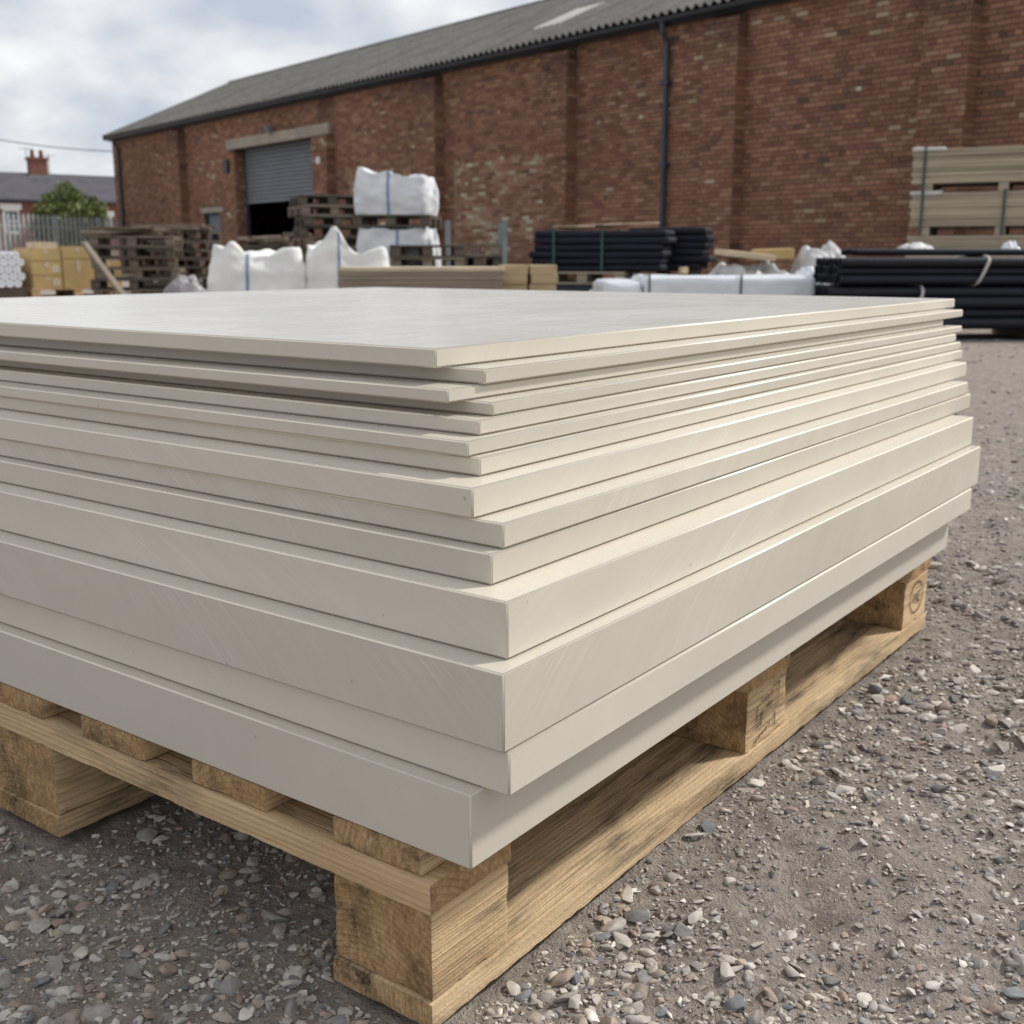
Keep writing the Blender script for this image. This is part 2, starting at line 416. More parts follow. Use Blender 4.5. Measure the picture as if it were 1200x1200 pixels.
M['glass'] = simple('window_glass', (0.05, 0.06, 0.07), 0.08, 0.2)
M['galv'] = simple('galvanised_steel', (0.20, 0.225, 0.23), 0.5, 0.2, 4.0, metal=0.3)
M['fence'] = simple('fence_steel', (0.40, 0.43, 0.435), 0.55, 0.2, 4.0, metal=0.2)
M['bag'] = simple('white_woven_bag', (0.80, 0.79, 0.76), 0.65, 0.08, 6.0, 1.0, 11)
M['bag_blue'] = simple('blue_webbing', (0.17, 0.26, 0.42), 0.7, 0.15)
M['bag_cool'] = simple('grey_white_woven_bag', (0.64, 0.65, 0.67), 0.65, 0.12, 6.0, 1.0, 11)
M['black_wrap'] = simple('black_wrap', (0.008, 0.010, 0.020), 0.6, 0.3, 5.0, 0.6, 9, spec=0.3)
M['black_pipe'] = simple('black_pipe', (0.008, 0.010, 0.018), 0.5, 0.2, spec=0.35)
M['green_strap'] = simple('green_strap', (0.015, 0.075, 0.045), 0.5, 0.1)
M['dark_strap'] = simple('dark_green_strap', (0.05, 0.075, 0.06), 0.5, 0.1)
M['pale_strap'] = simple('pale_strap', (0.50, 0.47, 0.42), 0.6, 0.1)
M['film'] = simple('white_film', (0.72, 0.74, 0.78), 0.32, 0.08, 5.0, 0.6, 10)
M['film_grey'] = simple('dusty_film', (0.52, 0.51, 0.49), 0.45, 0.12, 6.0, 0.4, 12)
M['tarp'] = simple('grey_tarpaulin', (0.48, 0.47, 0.47), 0.55, 0.2, 5.0, 0.6, 12)
M['tarp_dark'] = simple('dirty_film', (0.27, 0.25, 0.26), 0.45, 0.45, 7.0, 0.7, 12)
M['card'] = simple('cardboard', (0.50, 0.355, 0.155), 0.85, 0.15, 3.0, 0.2, 20)
M['card_pale'] = simple('pale_cardboard', (0.56, 0.46, 0.32), 0.85, 0.12, 3.0, 0.2, 20)
M['fibre'] = simple('brown_fibreboard', (0.27, 0.22, 0.165), 0.85, 0.14, 4.0, 0.2, 40)
M['sticker'] = simple('white_label', (0.8, 0.8, 0.78), 0.5, 0.05)
def board_mat():
    m, t, b = new_mat('grey_sawn_boards')
    v = objvec(t)
    f = noise(t, mapping(t, v, (1.2, 8, 40)), 1.0, 5.0, 0.6); hv = N(t, 'ShaderNodeHueSaturation')
    t.links.new(ramp(t, f, [(0.25, (0.30, 0.245, 0.175)), (0.75, (0.52, 0.44, 0.33))]), hv.inputs['Color'])
    oi = N(t, 'ShaderNodeObjectInfo'); t.links.new(math_(t, 'MULTIPLY_ADD', oi.outputs['Random'], 0.45, 0.72), hv.inputs['Value']); t.links.new(hv.outputs[0], b.inputs['Base Color'])
    b.inputs['Roughness'].default_value = 0.8
    bump(t, b, f, 0.3, 0.004); return m
M['boards'] = board_mat()
def roof_mat():
    m, t, b = new_mat('asbestos_roof')
    v = objvec(t, False); vr = objvec(t)
    f = noise(t, v, 0.7, 7.0, 0.7); g = noise(t, v, 9.0, 5.0, 0.7); k = noise(t, mapping(t, vr, (3, 0.5, 1)), 1.0, 3.0)
    c = ramp(t, f, [(0.32, (0.085, 0.08, 0.073)), (0.68, (0.225, 0.215, 0.20))])
    c = mixc(t, ramp(t, g, [(0.40, (0,) * 3), (0.6, (0.85,) * 3)]), c, (0.055, 0.052, 0.045))
    c = mixc(t, 0.3, c, ramp(t, k, [(0.3, (0.12, 0.11, 0.1)), (0.7, (0.3, 0.29, 0.27))]))
    t.links.new(c, b.inputs['Base Color']); b.inputs['Roughness'].default_value = 0.9
    bump(t, b, g, 0.4, 0.01); return m
M['roof'] = roof_mat()
M['skylight'] = simple('fibreglass_skylight', (0.44, 0.43, 0.39), 0.5, 0.12)
def ground_mat():
    m, t, b = new_mat('dirt_and_grit')
    v = objvec(t, False)
    big = noise(t, v, 1.3, 5.0, 0.6); mid = noise(t, v, 9.0, 6.0, 0.65); fine = noise(t, v, 90.0, 5.0, 0.7); grit = noise(t, v, 420.0, 3.0, 0.7)
    c = ramp(t, big, [(0.3, (0.325, 0.268, 0.222)), (0.7, (0.475, 0.41, 0.35))])
    c = mixc(t, 0.45, c, ramp(t, mid, [(0.32, (0.235, 0.19, 0.156)), (0.68, (0.555, 0.482, 0.415))]))
    c = mixc(t, 0.35, c, ramp(t, fine, [(0.35, (0.125, 0.102, 0.087)), (0.68, (0.52, 0.468, 0.42))]))
    # pebbles too small to model
    nw = N(t, 'ShaderNodeTexNoise', inp={'Scale': 120.0, 'Detail': 3.0}); t.links.new(v, nw.inputs['Vector'])
    wv = N(t, 'ShaderNodeVectorMath', operation='MULTIPLY_ADD'); wv.inputs[1].default_value = (0.012, 0.012, 0.012)
    t.links.new(nw.outputs['Color'], wv.inputs[0]); t.links.new(v, wv.inputs[2])
    vo = N(t, 'ShaderNodeTexVoronoi', inp={'Scale': 70.0, 'Randomness': 1.0}); t.links.new(wv.outputs[0], vo.inputs['Vector'])
    dl = N(t, 'ShaderNodeVectorMath', operation='LENGTH'); t.links.new(v, dl.inputs[0])
    mr = N(t, 'ShaderNodeMapRange', inp={1: 2.2, 2: 5.0, 3: 0.12, 4: 1.0}); t.links.new(dl.outputs['Value'], mr.inputs[0])   # modelled stones give way to texture further off
    peb = ramp(t, vo.outputs['Distance'], [(0.0, (1,) * 3), (0.62, (0,) * 3)])
    sel = N(t, 'ShaderNodeSeparateColor'); t.links.new(vo.outputs['Color'], sel.inputs[0])
    on = math_(t, 'MULTIPLY', math_(t, 'GREATER_THAN', sel.outputs[0], 0.45), ramp(t, vo.outputs['Distance'], [(0.36, (1,) * 3), (0.44, (0,) * 3)]))
    on = math_(t, 'MULTIPLY', on, mr.outputs[0])
    pc = ramp(t, sel.outputs[1], [(0.0, (0.19, 0.175, 0.165)), (0.5, (0.40, 0.36, 0.325)), (1.0, (0.52, 0.48, 0.435))])
    c = mixc(t, math_(t, 'MULTIPLY', on, 0.75), c, pc)
    t.links.new(c, b.inputs['Base Color']); b.inputs['Roughness'].default_value = 0.93; b.inputs['Specular IOR Level'].default_value = 0.15
    clod = noise(t, v, 34.0, 6.0, 0.72, 0.5)
    c = mixc(t, 0.3, c, ramp(t, clod, [(0.38, (0.17, 0.135, 0.11)), (0.6, (0.58, 0.50, 0.43))]))
    t.links.new(c, b.inputs['Base Color'])
    h = math_(t, 'ADD', math_(t, 'MULTIPLY', fine, 1.0), math_(t, 'ADD', math_(t, 'MULTIPLY', clod, 2.2), math_(t, 'MULTIPLY', grit, 0.5)))
    h = math_(t, 'ADD', h, math_(t, 'MULTIPLY', math_(t, 'MULTIPLY', on, peb), 1.2))
    bump(t, b, h, 1.0, 0.009); return m
M['ground'] = ground_mat()
def leaf_mat():
    m, t, b = new_mat('shrub_leaf')
    oi = N(t, 'ShaderNodeNewGeometry')
    t.links.new(ramp(t, oi.outputs['Random Per Island'], [(0.0, (0.06, 0.085, 0.02)), (0.6, (0.13, 0.165, 0.04)), (1.0, (0.23, 0.26, 0.075))]), b.inputs['Base Color'])
    b.inputs['Roughness'].default_value = 0.6; return m
M['leaf'] = leaf_mat()
M['bark'] = simple('bark', (0.10, 0.075, 0.05), 0.9, 0.3, 8.0)

# ------------------------------------------------------------------ ground
U = Vector((0.594675, 0.803966, 0)); V = Vector((-0.803966, 0.594675, 0))
C0 = Vector((-0.0596, 0.7472, 0.0))
UANG = math.atan2(U.y, U.x)
def uvcoord(x, y):
    a = x - C0.x; b = y - C0.y
    return a * U.x + b * U.y, a * V.x + b * V.y
def hgt(x, y):
    x = np.asarray(x, float); y = np.asarray(y, float)
    p = np.stack([x, y, np.zeros_like(x)], 1)
    d = np.hypot(x, y - 1.0)
    fade = 1 / (1 + (d / 6.0) ** 2)
    z = 0.010 * fbm(p * 3.1, 2, 3) + 0.0075 * fbm(p * 11, 3, 5) * (d < 30) + 0.0036 * fbm(p * 48, 2, 8) * (d < 6) + 0.007 * np.clip(fbm(p * 20 + 3.3, 3, 15) - 0.05, 0, 0.7) * (d < 6) + 0.012 * fbm(p * 0.5, 2, 12)
    z = z * (0.35 + 0.65 * fade) - 0.004
    u, v = uvcoord(x, y)
    m = np.clip(1 - np.maximum(np.maximum(-0.03 - u, u - 1.23), np.maximum(-0.03 - v, v - 1.23)) / 0.10, 0, 1)
    zin = -0.005 + 0.45 * z
    flat = z * (1 - m) + np.minimum(zin, -0.002) * m
    return flat
def graded(a, b, st, lo, hi, g=1.16):
    c = list(np.arange(a, b, st)); s = st; x = c[-1]
    while x < hi: s *= g; x += s; c.append(x)
    s = st; x = a; pre = []
    while x > lo: s *= g; x -= s; pre.append(x)
    return np.array(pre[::-1] + c)
xs = graded(-1.5, 2.3, 0.0115, -500, 500); ys = graded(0.25, 3.0, 0.0115, -200, 900)
X, Y = np.meshgrid(xs, ys)
Z = hgt(X.ravel(), Y.ravel())
nxg, nyg = len(xs), len(ys)
me = bpy.data.meshes.new('ground')
ii = np.arange(nxg * nyg).reshape(nyg, nxg)
fq = np.stack([ii[:-1, :-1], ii[:-1, 1:], ii[1:, 1:], ii[1:, :-1]], -1).reshape(-1, 4)
me.from_pydata(np.stack([X.ravel(), Y.ravel(), Z], 1).tolist(), [], fq.tolist()); me.update()
me.polygons.foreach_set('use_smooth', np.ones(len(me.polygons), bool))
g = obj('ground', me, M['ground']); g['kind'] = 'structure'

# ------------------------------------------------------------------ stones
def ico(sub):
    bm = bmesh.new(); bmesh.ops.create_icosphere(bm, subdivisions=sub, radius=1.0)
    v = np.array([x.co[:] for x in bm.verts]); f = np.array([[l.index for l in p.verts] for p in bm.faces]); bm.free()
    return v, f
def stone_proto(sub, seed):
    r = np.random.default_rng(seed); v, f = ico(sub); v = v.copy()
    for k in range(r.integers(9, 16)):
        n = r.normal(size=3); n /= np.linalg.norm(n); tt = r.uniform(0.42, 0.74)
        d = v @ n; v -= np.clip(d - tt, 0, None)[:, None] * n * 0.92
    v *= (1 + 0.10 * fbm(v * 1.7 + seed * 3.3, 2, seed))[:, None]
    if sub > 2: v *= (1 + 0.025 * fbm(v * 6 + seed, 2, seed + 4))[:, None]
    v *= np.array([1.0, r.uniform(0.62, 0.9), r.uniform(0.42, 0.68)])
    return v, f
PAL = np.array([(0.37, 0.335, 0.30), (0.30, 0.272, 0.247), (0.23, 0.21, 0.195), (0.165, 0.16, 0.16), (0.15, 0.158, 0.172), (0.33, 0.27, 0.22), (0.255, 0.195, 0.155), (0.50, 0.465, 0.42), (0.42, 0.385, 0.345), (0.30, 0.21, 0.165)])
PAL = PAL * np.array([1.28, 1.25, 1.19])
PW = np.array([5, 5, 4, 2.2, 1.6, 3.2, 2.0, 1.6, 3.2, 0.7]); PW = PW / PW.sum()
def blocked(x, y, pad):
    u, v = uvcoord(x, y)
    b = np.zeros(len(u), bool)
    for v0, v1 in ((0, 0.105), (0.49, 0.61), (1.095, 1.2)):
        b |= (u > -pad) & (u < 1.2 + pad) & (v > v0 - pad) & (v < v1 + pad)
    return b
def scatter(n, rmin, rmax, power, seed, pad, thresh=-0.25, soft=0.5):
    r = np.random.default_rng(seed)
    th = r.uniform(R(-33), R(33), n); q = r.uniform(0, 1, n)
    rad = (rmin ** power + q * (rmax ** power - rmin ** power)) ** (1 / power)
    x = rad * np.sin(th); y = rad * np.cos(th)
    dn = fbm(np.stack([x, y, x * 0], 1) * 4.2, 3, 77)
    keep = (dn > thresh + soft * r.normal(size=n)) & ~blocked(x, y, pad)
    u, v = uvcoord(x, y)
    keep &= ~((v > 1.2) & (u > -0.1) & (u < 1.3)) & ~((v > 0.14) & (u > 0.62) & (u < 1.25)) & ~((v > 0.65) & (u > 0.05) & (u < 1.4))
    return x[keep], y[keep]
allv, allf, allc = [], [], []; base = 0
def add_stones(x, y, rad, protos, seed, sink=0.3, dull=False):
    global base
    r = np.random.default_rng(seed); n = len(x); z = hgt(x, y)
    which = r.integers(0, len(protos), n)
    col = PAL[r.choice(len(PAL), n, p=PW)] * r.uniform(0.78, 1.15, (n, 1))
    col = col * 0.6 + 0.4 * np.array([0.40, 0.355, 0.315]) * col.mean(1, keepdims=True) / 0.36 if dull else col * 0.8 + 0.2 * col.mean(1, keepdims=True)
    for k, (pv, pf) in enumerate(protos):
        s = np.where(which == k)[0]; m = len(s)
        if m == 0: continue
        a = r.uniform(0, 2 * np.pi, m); tl = r.normal(0, 0.42, m)
        ca, sa, ct, st = np.cos(a), np.sin(a), np.cos(tl), np.sin(tl)
        Rm = np.zeros((m, 3, 3))
        Rm[:, 0, 0] = ca; Rm[:, 0, 1] = -sa * ct; Rm[:, 0, 2] = sa * st
        Rm[:, 1, 0] = sa; Rm[:, 1, 1] = ca * ct; Rm[:, 1, 2] = -ca * st
        Rm[:, 2, 1] = st; Rm[:, 2, 2] = ct
        sc = rad[s, None] * r.uniform(0.6, 1.4, (m, 3)) * np.array([1.1, 1.0, 0.85])
        P = np.einsum('mij,mvj->mvi', Rm, pv[None] * sc[:, None])
        P += np.stack([x[s], y[s], z[s] + rad[s] * 0.5 * (1 - sink * 2) * r.uniform(0.2, 1.2, m)], 1)[:, None]
        allv.append(P.reshape(-1, 3)); nv = len(pv)
        F = pf[None] + (base + np.arange(m) * nv)[:, None, None]
        allf.append(F.reshape(-1, 3)); base += m * nv
        allc.append(np.repeat(col[s], nv, axis=0))
P3 = [stone_proto(3, k) for k in range(8)]
P2 = [stone_proto(2, 40 + k) for k in range(10)]
P1 = [stone_proto(1, 80 + k) for k in range(8)]
def lsize(n, lo, hi, seed, pw=2.0):
    r = np.random.default_rng(seed); return lo + (hi - lo) * r.uniform(0, 1, n) ** pw
x, y = scatter(1500, 0.6, 1.7, 1.3, 11, 0.013, -0.2, 0.35); add_stones(x, y, lsize(len(x), 0.0065, 0.0135, 1, 2.0), P3, 101)
x, y = scatter(5200, 1.4, 4.5, 1.3, 15, 0.014, -0.15, 0.35); add_stones(x, y, lsize(len(x), 0.006, 0.015, 7), P2, 105)
x, y = scatter(2400, 0.6, 2.1, 1.2, 16, 0.012, -0.6, 0.4); k_ = (x < 0.12) & (y < 1.6); add_stones(x[k_], y[k_], lsize(int(k_.sum()), 0.0055, 0.0135, 8, 1.8), P2, 106)
x, y = scatter(22000, 0.55, 4.0, 1.2, 12, 0.008, -0.5, 0.55); add_stones(x, y, lsize(len(x), 0.0028, 0.0085, 2, 1.8), P2, 102)
x, y = scatter(46000, 0.55, 3.2, 1.15, 13, 0.004, -0.9, 0.6); add_stones(x, y, lsize(len(x), 0.0014, 0.0046, 3, 1.6), P1, 103, 0.35)
x, y = scatter(18500, 0.55, 2.3, 1.15, 23, 0.004, -1.0, 0.5); add_stones(x, y, lsize(len(x), 0.0022, 0.0056, 11, 1.5), P1, 109, 0.3)
x, y = scatter(11000, 3.0, 16.0, 1.7, 14, 0.02, -0.15, 0.4); add_stones(x, y, lsize(len(x), 0.007, 0.018, 4), P1, 104)
VV = np.concatenate(allv); FF = np.concatenate(allf); CC = np.concatenate(allc)
me = bpy.data.meshes.new('gravel')
me.vertices.add(len(VV)); me.vertices.foreach_set('co', VV.astype(np.float32).ravel())
me.loops.add(FF.size); me.loops.foreach_set('vertex_index', FF.astype(np.int32).ravel())
me.polygons.add(len(FF)); me.polygons.foreach_set('loop_start', np.arange(0, FF.size, 3, dtype=np.int32))
me.polygons.foreach_set('use_smooth', np.ones(len(FF), bool))
me.update(calc_edges=True)
me.set_sharp_from_angle(angle=R(34))
gravel_tris = len(FF)
ca = me.color_attributes.new('Col', 'FLOAT_COLOR', 'POINT')
ca.data.foreach_set('color', np.concatenate([CC, np.ones((len(CC), 1))], 1).astype(np.float32).ravel())
gr = obj('gravel', me, M['stone']); tag(gr, 'loose grey and buff gravel strewn over the dirt yard', 'gravel', None, 'stuff')
del VV, FF, CC, allv, allf, allc

# larger stones that can be told apart one by one
KIND = [('pale', (0.50, 0.46, 0.41), 'pale buff stone lying loose on the gravel', 'pale loose stones'),
        ('grey', (0.30, 0.278, 0.26), 'mid grey stone lying loose on the gravel', 'grey loose stones'),
        ('slate', (0.165, 0.17, 0.177), 'dark blue grey stone lying loose on the gravel', 'dark blue grey loose stones'),
        ('brown', (0.29, 0.228, 0.187), 'brown stone lying loose on the gravel', 'brown loose stones')]
BIGM = {}
for ki, kd in enumerate(KIND):
    for q in range(4):
        pv, pf = stone_proto(3, 200 + ki * 10 + q)
        me = bpy.data.meshes.new('stone'); me.from_pydata(pv.tolist(), [], pf.tolist()); me.update()
        for p in me.polygons: p.use_smooth = True
        me.set_sharp_from_angle(angle=R(30))
        a = me.color_attributes.new('Col', 'FLOAT_COLOR', 'POINT')
        c = np.array([*kd[1], 1.0], dtype=np.float32) * np.array([1, 1, 1, 1]); a.data.foreach_set('color', np.tile(c, len(pv)).astype(np.float32))
        me.materials.append(M['stone']); BIGM[(ki, q)] = me
x, y = scatter(420, 0.72, 2.6, 1.3, 21, 0.03, -0.05, 0.35)
x = x[:170]; y = y[:170]; hz_ = hgt(x, y); r_ = np.random.default_rng(5)
for i in range(len(x)):
    ki = int(r_.choice(4, p=[0.36, 0.42, 0.12, 0.10])); s = float(r_.uniform(0.009, 0.0155))
    o = obj('stone', BIGM[(ki, int(r_.integers(4)))])
    o.scale = (s * r_.uniform(0.85, 1.2), s * r_.uniform(0.85, 1.1), s * r_.uniform(0.8, 1.1))
    o.rotation_euler = (r_.normal(0, 0.2), r_.normal(0, 0.2), r_.uniform(0, 6.28))
    o.location = (x[i], y[i], hz_[i] + s * 0.22)
    tag(o, KIND[ki][2], 'stone', KIND[ki][3])

# ------------------------------------------------------------------ pallet under the sheets
pal = empty('wooden_pallet', C0, UANG, 'pale pine block pallet carrying the stack of beige plastic sheets', 'pallet')
GAP = 0.0004
def pboard(name, u0, u1, v0, v1, z0, z1, along, mat, seed, parent=pal, sp=0.008, chip=0.0014, loc0=(0, 0, 0)):
    if along == 'u':
        o = obj(name, grid_box(u1 - u0, v1 - v0, z1 - z0, sp, 0.0005, chip, seed), mat, parent, (u0, v0, z0))
    else:
        o = obj(name, grid_box(v1 - v0, u1 - u0, z1 - z0, sp, 0.0005, chip, seed), mat, parent, (u1, v0, z0), (0, 0, R(90)))
    return o
sd_ = 1
for v0, v1 in ((0.0, 0.105), (0.49, 0.61), (1.095, 1.2)):
    pboard('bottom_board', 0.0, 1.2, v0, v1, 0.0, 0.022, 'u', M['deal_dirty'] if v0 == 0 else M['deal'], sd_, sp=0.009); sd_ += 1
blocks = []
for (u0, u1) in ((0.003, 0.099), (0.544, 0.652), (1.087, 1.197)):
    for (v0, v1) in ((0.002, 0.104), (0.492, 0.608), (1.097, 1.198)):
        blocks.append(pboard('block', u0, u1, v0, v1, 0.022 + GAP, 0.0955, 'u', M['deal'], sd_, sp=0.0045, chip=0.0017)); sd_ += 1
for (u0, u1) in ((0.0, 0.1), (0.54, 0.655), (1.085, 1.2)):
    pboard('stringer_board', u0, u1, 0.0, 1.2, 0.0955 + GAP, 0.121, 'v', M['deal'], sd_, sp=0.008); sd_ += 1
for (v0, v1) in ((0.012, 0.103), (0.182, 0.276), (0.343, 0.44), (0.507, 0.604), (0.68, 0.775), (0.85, 0.945), (1.095, 1.188)):
    pboard('deck_board', 0.004, 1.197, v0, v1, 0.121 + GAP, 0.1435, 'u', M['deal_dirty'] if v0 < 0.1 else M['deal'], sd_, sp=0.008, chip=0.0015); sd_ += 1
# burnt stamps on the outer faces of the middle and far blocks (marks worn past reading)
def stamp(block, strokes, ring=None):
    mb = MB()
    for (x0, z0, x1, z1, w) in strokes:
        a = Vector((x0, 0, z0)); b = Vector((x1, 0, z1)); d = (b - a).normalized(); n = Vector((-d.z, 0, d.x)) * w / 2
        y = -0.0012
        mb.quad((a - n) + Vector((0, y, 0)), (b - n) + Vector((0, y, 0)), (b + n) + Vector((0, y, 0)), (a + n) + Vector((0, y, 0)))
    if ring:
        cx_, cz_, rx, rz, w = ring; K = 28
        for k in range(K):
            p = [(cx_ + (rx + o_) * math.cos(2 * math.pi * q / K), -0.0012, cz_ + (rz + o_) * math.sin(2 * math.pi * q / K)) for q, o_ in ((k, -w / 2), (k + 1, -w / 2), (k + 1, w / 2), (k, w / 2))]
            mb.quad(*p)
    o = mb.build('stamp', M['stamp'], block)
    return o
W_ = 0.0018
st1 = [(0.026, 0.022, 0.026, 0.050, W_), (0.084, 0.046, 0.084, 0.063, W_), (0.066, 0.0625, 0.084, 0.063, 0.001), (0.075, 0.012, 0.075, 0.028, 0.0026), (0.075, 0.010, 0.083, 0.011, 0.001)]
for k, xx in enumerate((0.038, 0.046, 0.053, 0.060, 0.067, 0.073)): st1.append((xx, 0.050 + 0.0007 * k, xx + (0.003 if k % 2 else -0.001), 0.059 - 0.0012 * (k % 3), 0.0016))
for k, xx in enumerate((0.052, 0.057, 0.062)): st1.append((xx, 0.040, xx + 0.003, 0.046, 0.0022))
for k, xx in enumerate((0.036, 0.038, 0.039)): st1.append((xx, 0.023 + 0.006 * k, xx + 0.0005, 0.029 + 0.006 * k, 0.0028))
for k in range(5): st1.append((0.022 + 0.009 * k, 0.006 + 0.0022 * k, 0.025 + 0.009 * k, 0.0105 + 0.0022 * k, 0.0026))
for k in range(4): st1.append((0.030 + 0.010 * k, 0.019 + 0.0008 * k, 0.036 + 0.010 * k, 0.0205, 0.0011))
stamp(blocks[3], st1)
stamp(blocks[6], [(0.040, 0.034, 0.040, 0.049, 0.0028), (0.049, 0.030, 0.052, 0.046, 0.0028), (0.062, 0.031, 0.062, 0.049, 0.003), (0.066, 0.031, 0.071, 0.049, 0.0026), (0.052, 0.046, 0.058, 0.034, 0.002), (0.060, 0.031, 0.072, 0.031, 0.002)], (0.055, 0.040, 0.030, 0.024, 0.0022))

# ------------------------------------------------------------------ the stack of sheets
SH = [(0.0030, -0.0360, 0.1440, 0.2023, 1.145), (0.0160, -0.0600, 0.2023, 0.2360, 1.150), (0.0110, -0.0590, 0.2360, 0.2941, 1.188),
      (0.0340, -0.0450, 0.2941, 0.3368, 1.165), (0.0580, -0.0130, 0.3368, 0.3609, 1.237), (0.0720, -0.0130, 0.3609, 0.3806, 1.203),
      (0.0680, 0.0120, 0.3806, 0.4042, 1.285), (0.1050, 0.0340, 0.4042, 0.4194, 1.300), (0.0990, 0.0410, 0.4194, 0.4318, 1.318),
      (0.1250, 0.0500, 0.4318, 0.4446, 1.292), (0.1460, 0.0530, 0.4446, 0.4561, 1.314), (0.1170, 0.0750, 0.4561, 0.4675, 1.308),
      (0.1580, 0.0700, 0.4675, 0.4805, 1.362), (0.1350, 0.1020, 0.4805, 0.4969, 1.445)]
VEND = [1.40, 1.39, 1.40, 1.41, 1.42, 1.42, 1.44, 1.45, 1.46, 1.46, 1.47, 1.50, 1.48, 1.52]
SAW = [0.08, 0.25, 0.6, 0.8, 0.35, 0.85, 0.55, 0.3, 0.35, 0.3, 0.25, 0.2, 0.4, 0.3]
LB = ['thick beige plastic slab lying directly on the pallet, bottom of the stack',
      'beige plastic slab second from the bottom of the stack, overhanging the bottom slab',
      'thickest looking beige plastic slab, third from the bottom of the stack',
      'thick beige plastic slab fourth from the bottom of the stack',
      'beige plastic sheet fifth from the bottom of the stack',
      'beige plastic sheet sixth from the bottom of the stack',
      'beige plastic sheet with broad ledge, seventh from the bottom of the stack',
      'beige plastic sheet set back in shade, seventh from the top of the stack',
      'thin beige plastic sheet sixth from the top of the stack',
      'thin beige plastic sheet fifth from the top of the stack',
      'thin beige plastic sheet fourth from the top of the stack',
      'thin beige plastic sheet third from the top, shorter at its far end',
      'thin beige plastic sheet second from the top of the stack',
      'thin beige plastic sheet on top of the stack with brushed face, sky reflection painted pale']
for i, (u0, v0, z0, z1, ln) in enumerate(SH):
    p = C0 + U * u0 + V * v0
    bm = bmesh.new()
    L, W, T = ln, VEND[i] - v0, z1 - z0 - GAP
    bmesh.ops.create_cube(bm, size=1.0)
    for vv in bm.verts: vv.co = Vector(((vv.co.x + .5) * L, (vv.co.y + .5) * W, (vv.co.z + .5) * T))
    bmesh.ops.bevel(bm, geom=bm.edges[:], offset=0.0015, segments=3, affect='EDGES')
    me = bpy.data.meshes.new('plastic_sheet'); bm.to_mesh(me); bm.free()
    for f_ in me.polygons: f_.use_smooth = f_.area < 0.0035 * max(L, W)
    me.materials.append(M['sheet_sky_top' if i == 13 else 'sheet']); me.materials.append(M['arris_glow'])
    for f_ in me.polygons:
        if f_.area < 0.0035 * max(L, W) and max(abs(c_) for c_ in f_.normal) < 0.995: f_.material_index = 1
    o = obj('plastic_sheet', me, None, None, (p.x, p.y, z0 + GAP * 0.5), (0, 0, UANG))
    o['saw'] = SAW[i]
    tag(o, LB[i], 'plastic sheet', 'beige sheets stacked on the pallet')

# ------------------------------------------------------------------ warehouse
WA = Vector((-15.002, 44.581, 0)); WANG = math.atan2(-0.769783, 0.638305)
WL, EAVE = 42.0, 5.0
wh = empty('brick_warehouse', WA, WANG, 'long red brick warehouse with corrugated roof and roller door', 'warehouse')
PIL = [(5.55, 6.4), (15.15, 15.95), (20.15, 20.95), (24.85, 25.6), (29.25, 30.05), (33.65, 34.45), (38.2, 39.0)]
HOLE = [(7.6, 8.75, 0.0, 2.02), (9.95, 15.1, 0.0, 3.86)]
LINT = [(7.35, 9.0, 2.02, 2.2), (9.7, 15.9, 3.86, 4.16)]
PATCH = [(16.75, 19.5, 0.9, 2.8), (21.45, 24.75, 0.6, 2.8)]
PD = 0.26
wall = MB()
sx = sorted({0, WL, *[h for q in HOLE for h in q[:2]]}); sz = sorted({0, EAVE, *[h for q in HOLE for h in q[2:]]})
for a, b_ in zip(sx[:-1], sx[1:]):
    for c, d in zip(sz[:-1], sz[1:]):
        if any(q[0] <= a and b_ <= q[1] and q[2] <= c and d <= q[3] for q in HOLE): continue
        wall.box(a, b_, 0, 0.34, c, d)
wallo = wall.build('wall', M['mortar'], wh)
wl2 = MB(); BK = 10.0; RZ = 7.22
for xg in (0.0, WL - 0.34):
    n = len(wl2.v)
    x0, x1 = xg, xg + 0.34
    prof = [(0.342, 0), (BK - 0.342, 0), (BK - 0.342, EAVE), (BK / 2, RZ - 0.12), (0.342, EAVE)]
    wl2.v += [(x0, a, b_) for a, b_ in prof] + [(x1, a, b_) for a, b_ in prof]
    wl2.f += [tuple(n + k for k in reversed(range(5))), tuple(n + 5 + k for k in range(5))]
    for k in range(5): wl2.f.append((n + k, n + (k + 1) % 5, n + 5 + (k + 1) % 5, n + 5 + k))
wl2.box(0.0, WL, BK - 0.34, BK, 0, EAVE)
wl2.build('gable_wall', M['redbrick'], wh)
MBf = MB(); MBf.box(0.4, WL - 0.4, 0.4, BK - 0.4, 0.004, 0.03); MBf.build('inside_floor', M['dark'], wh)

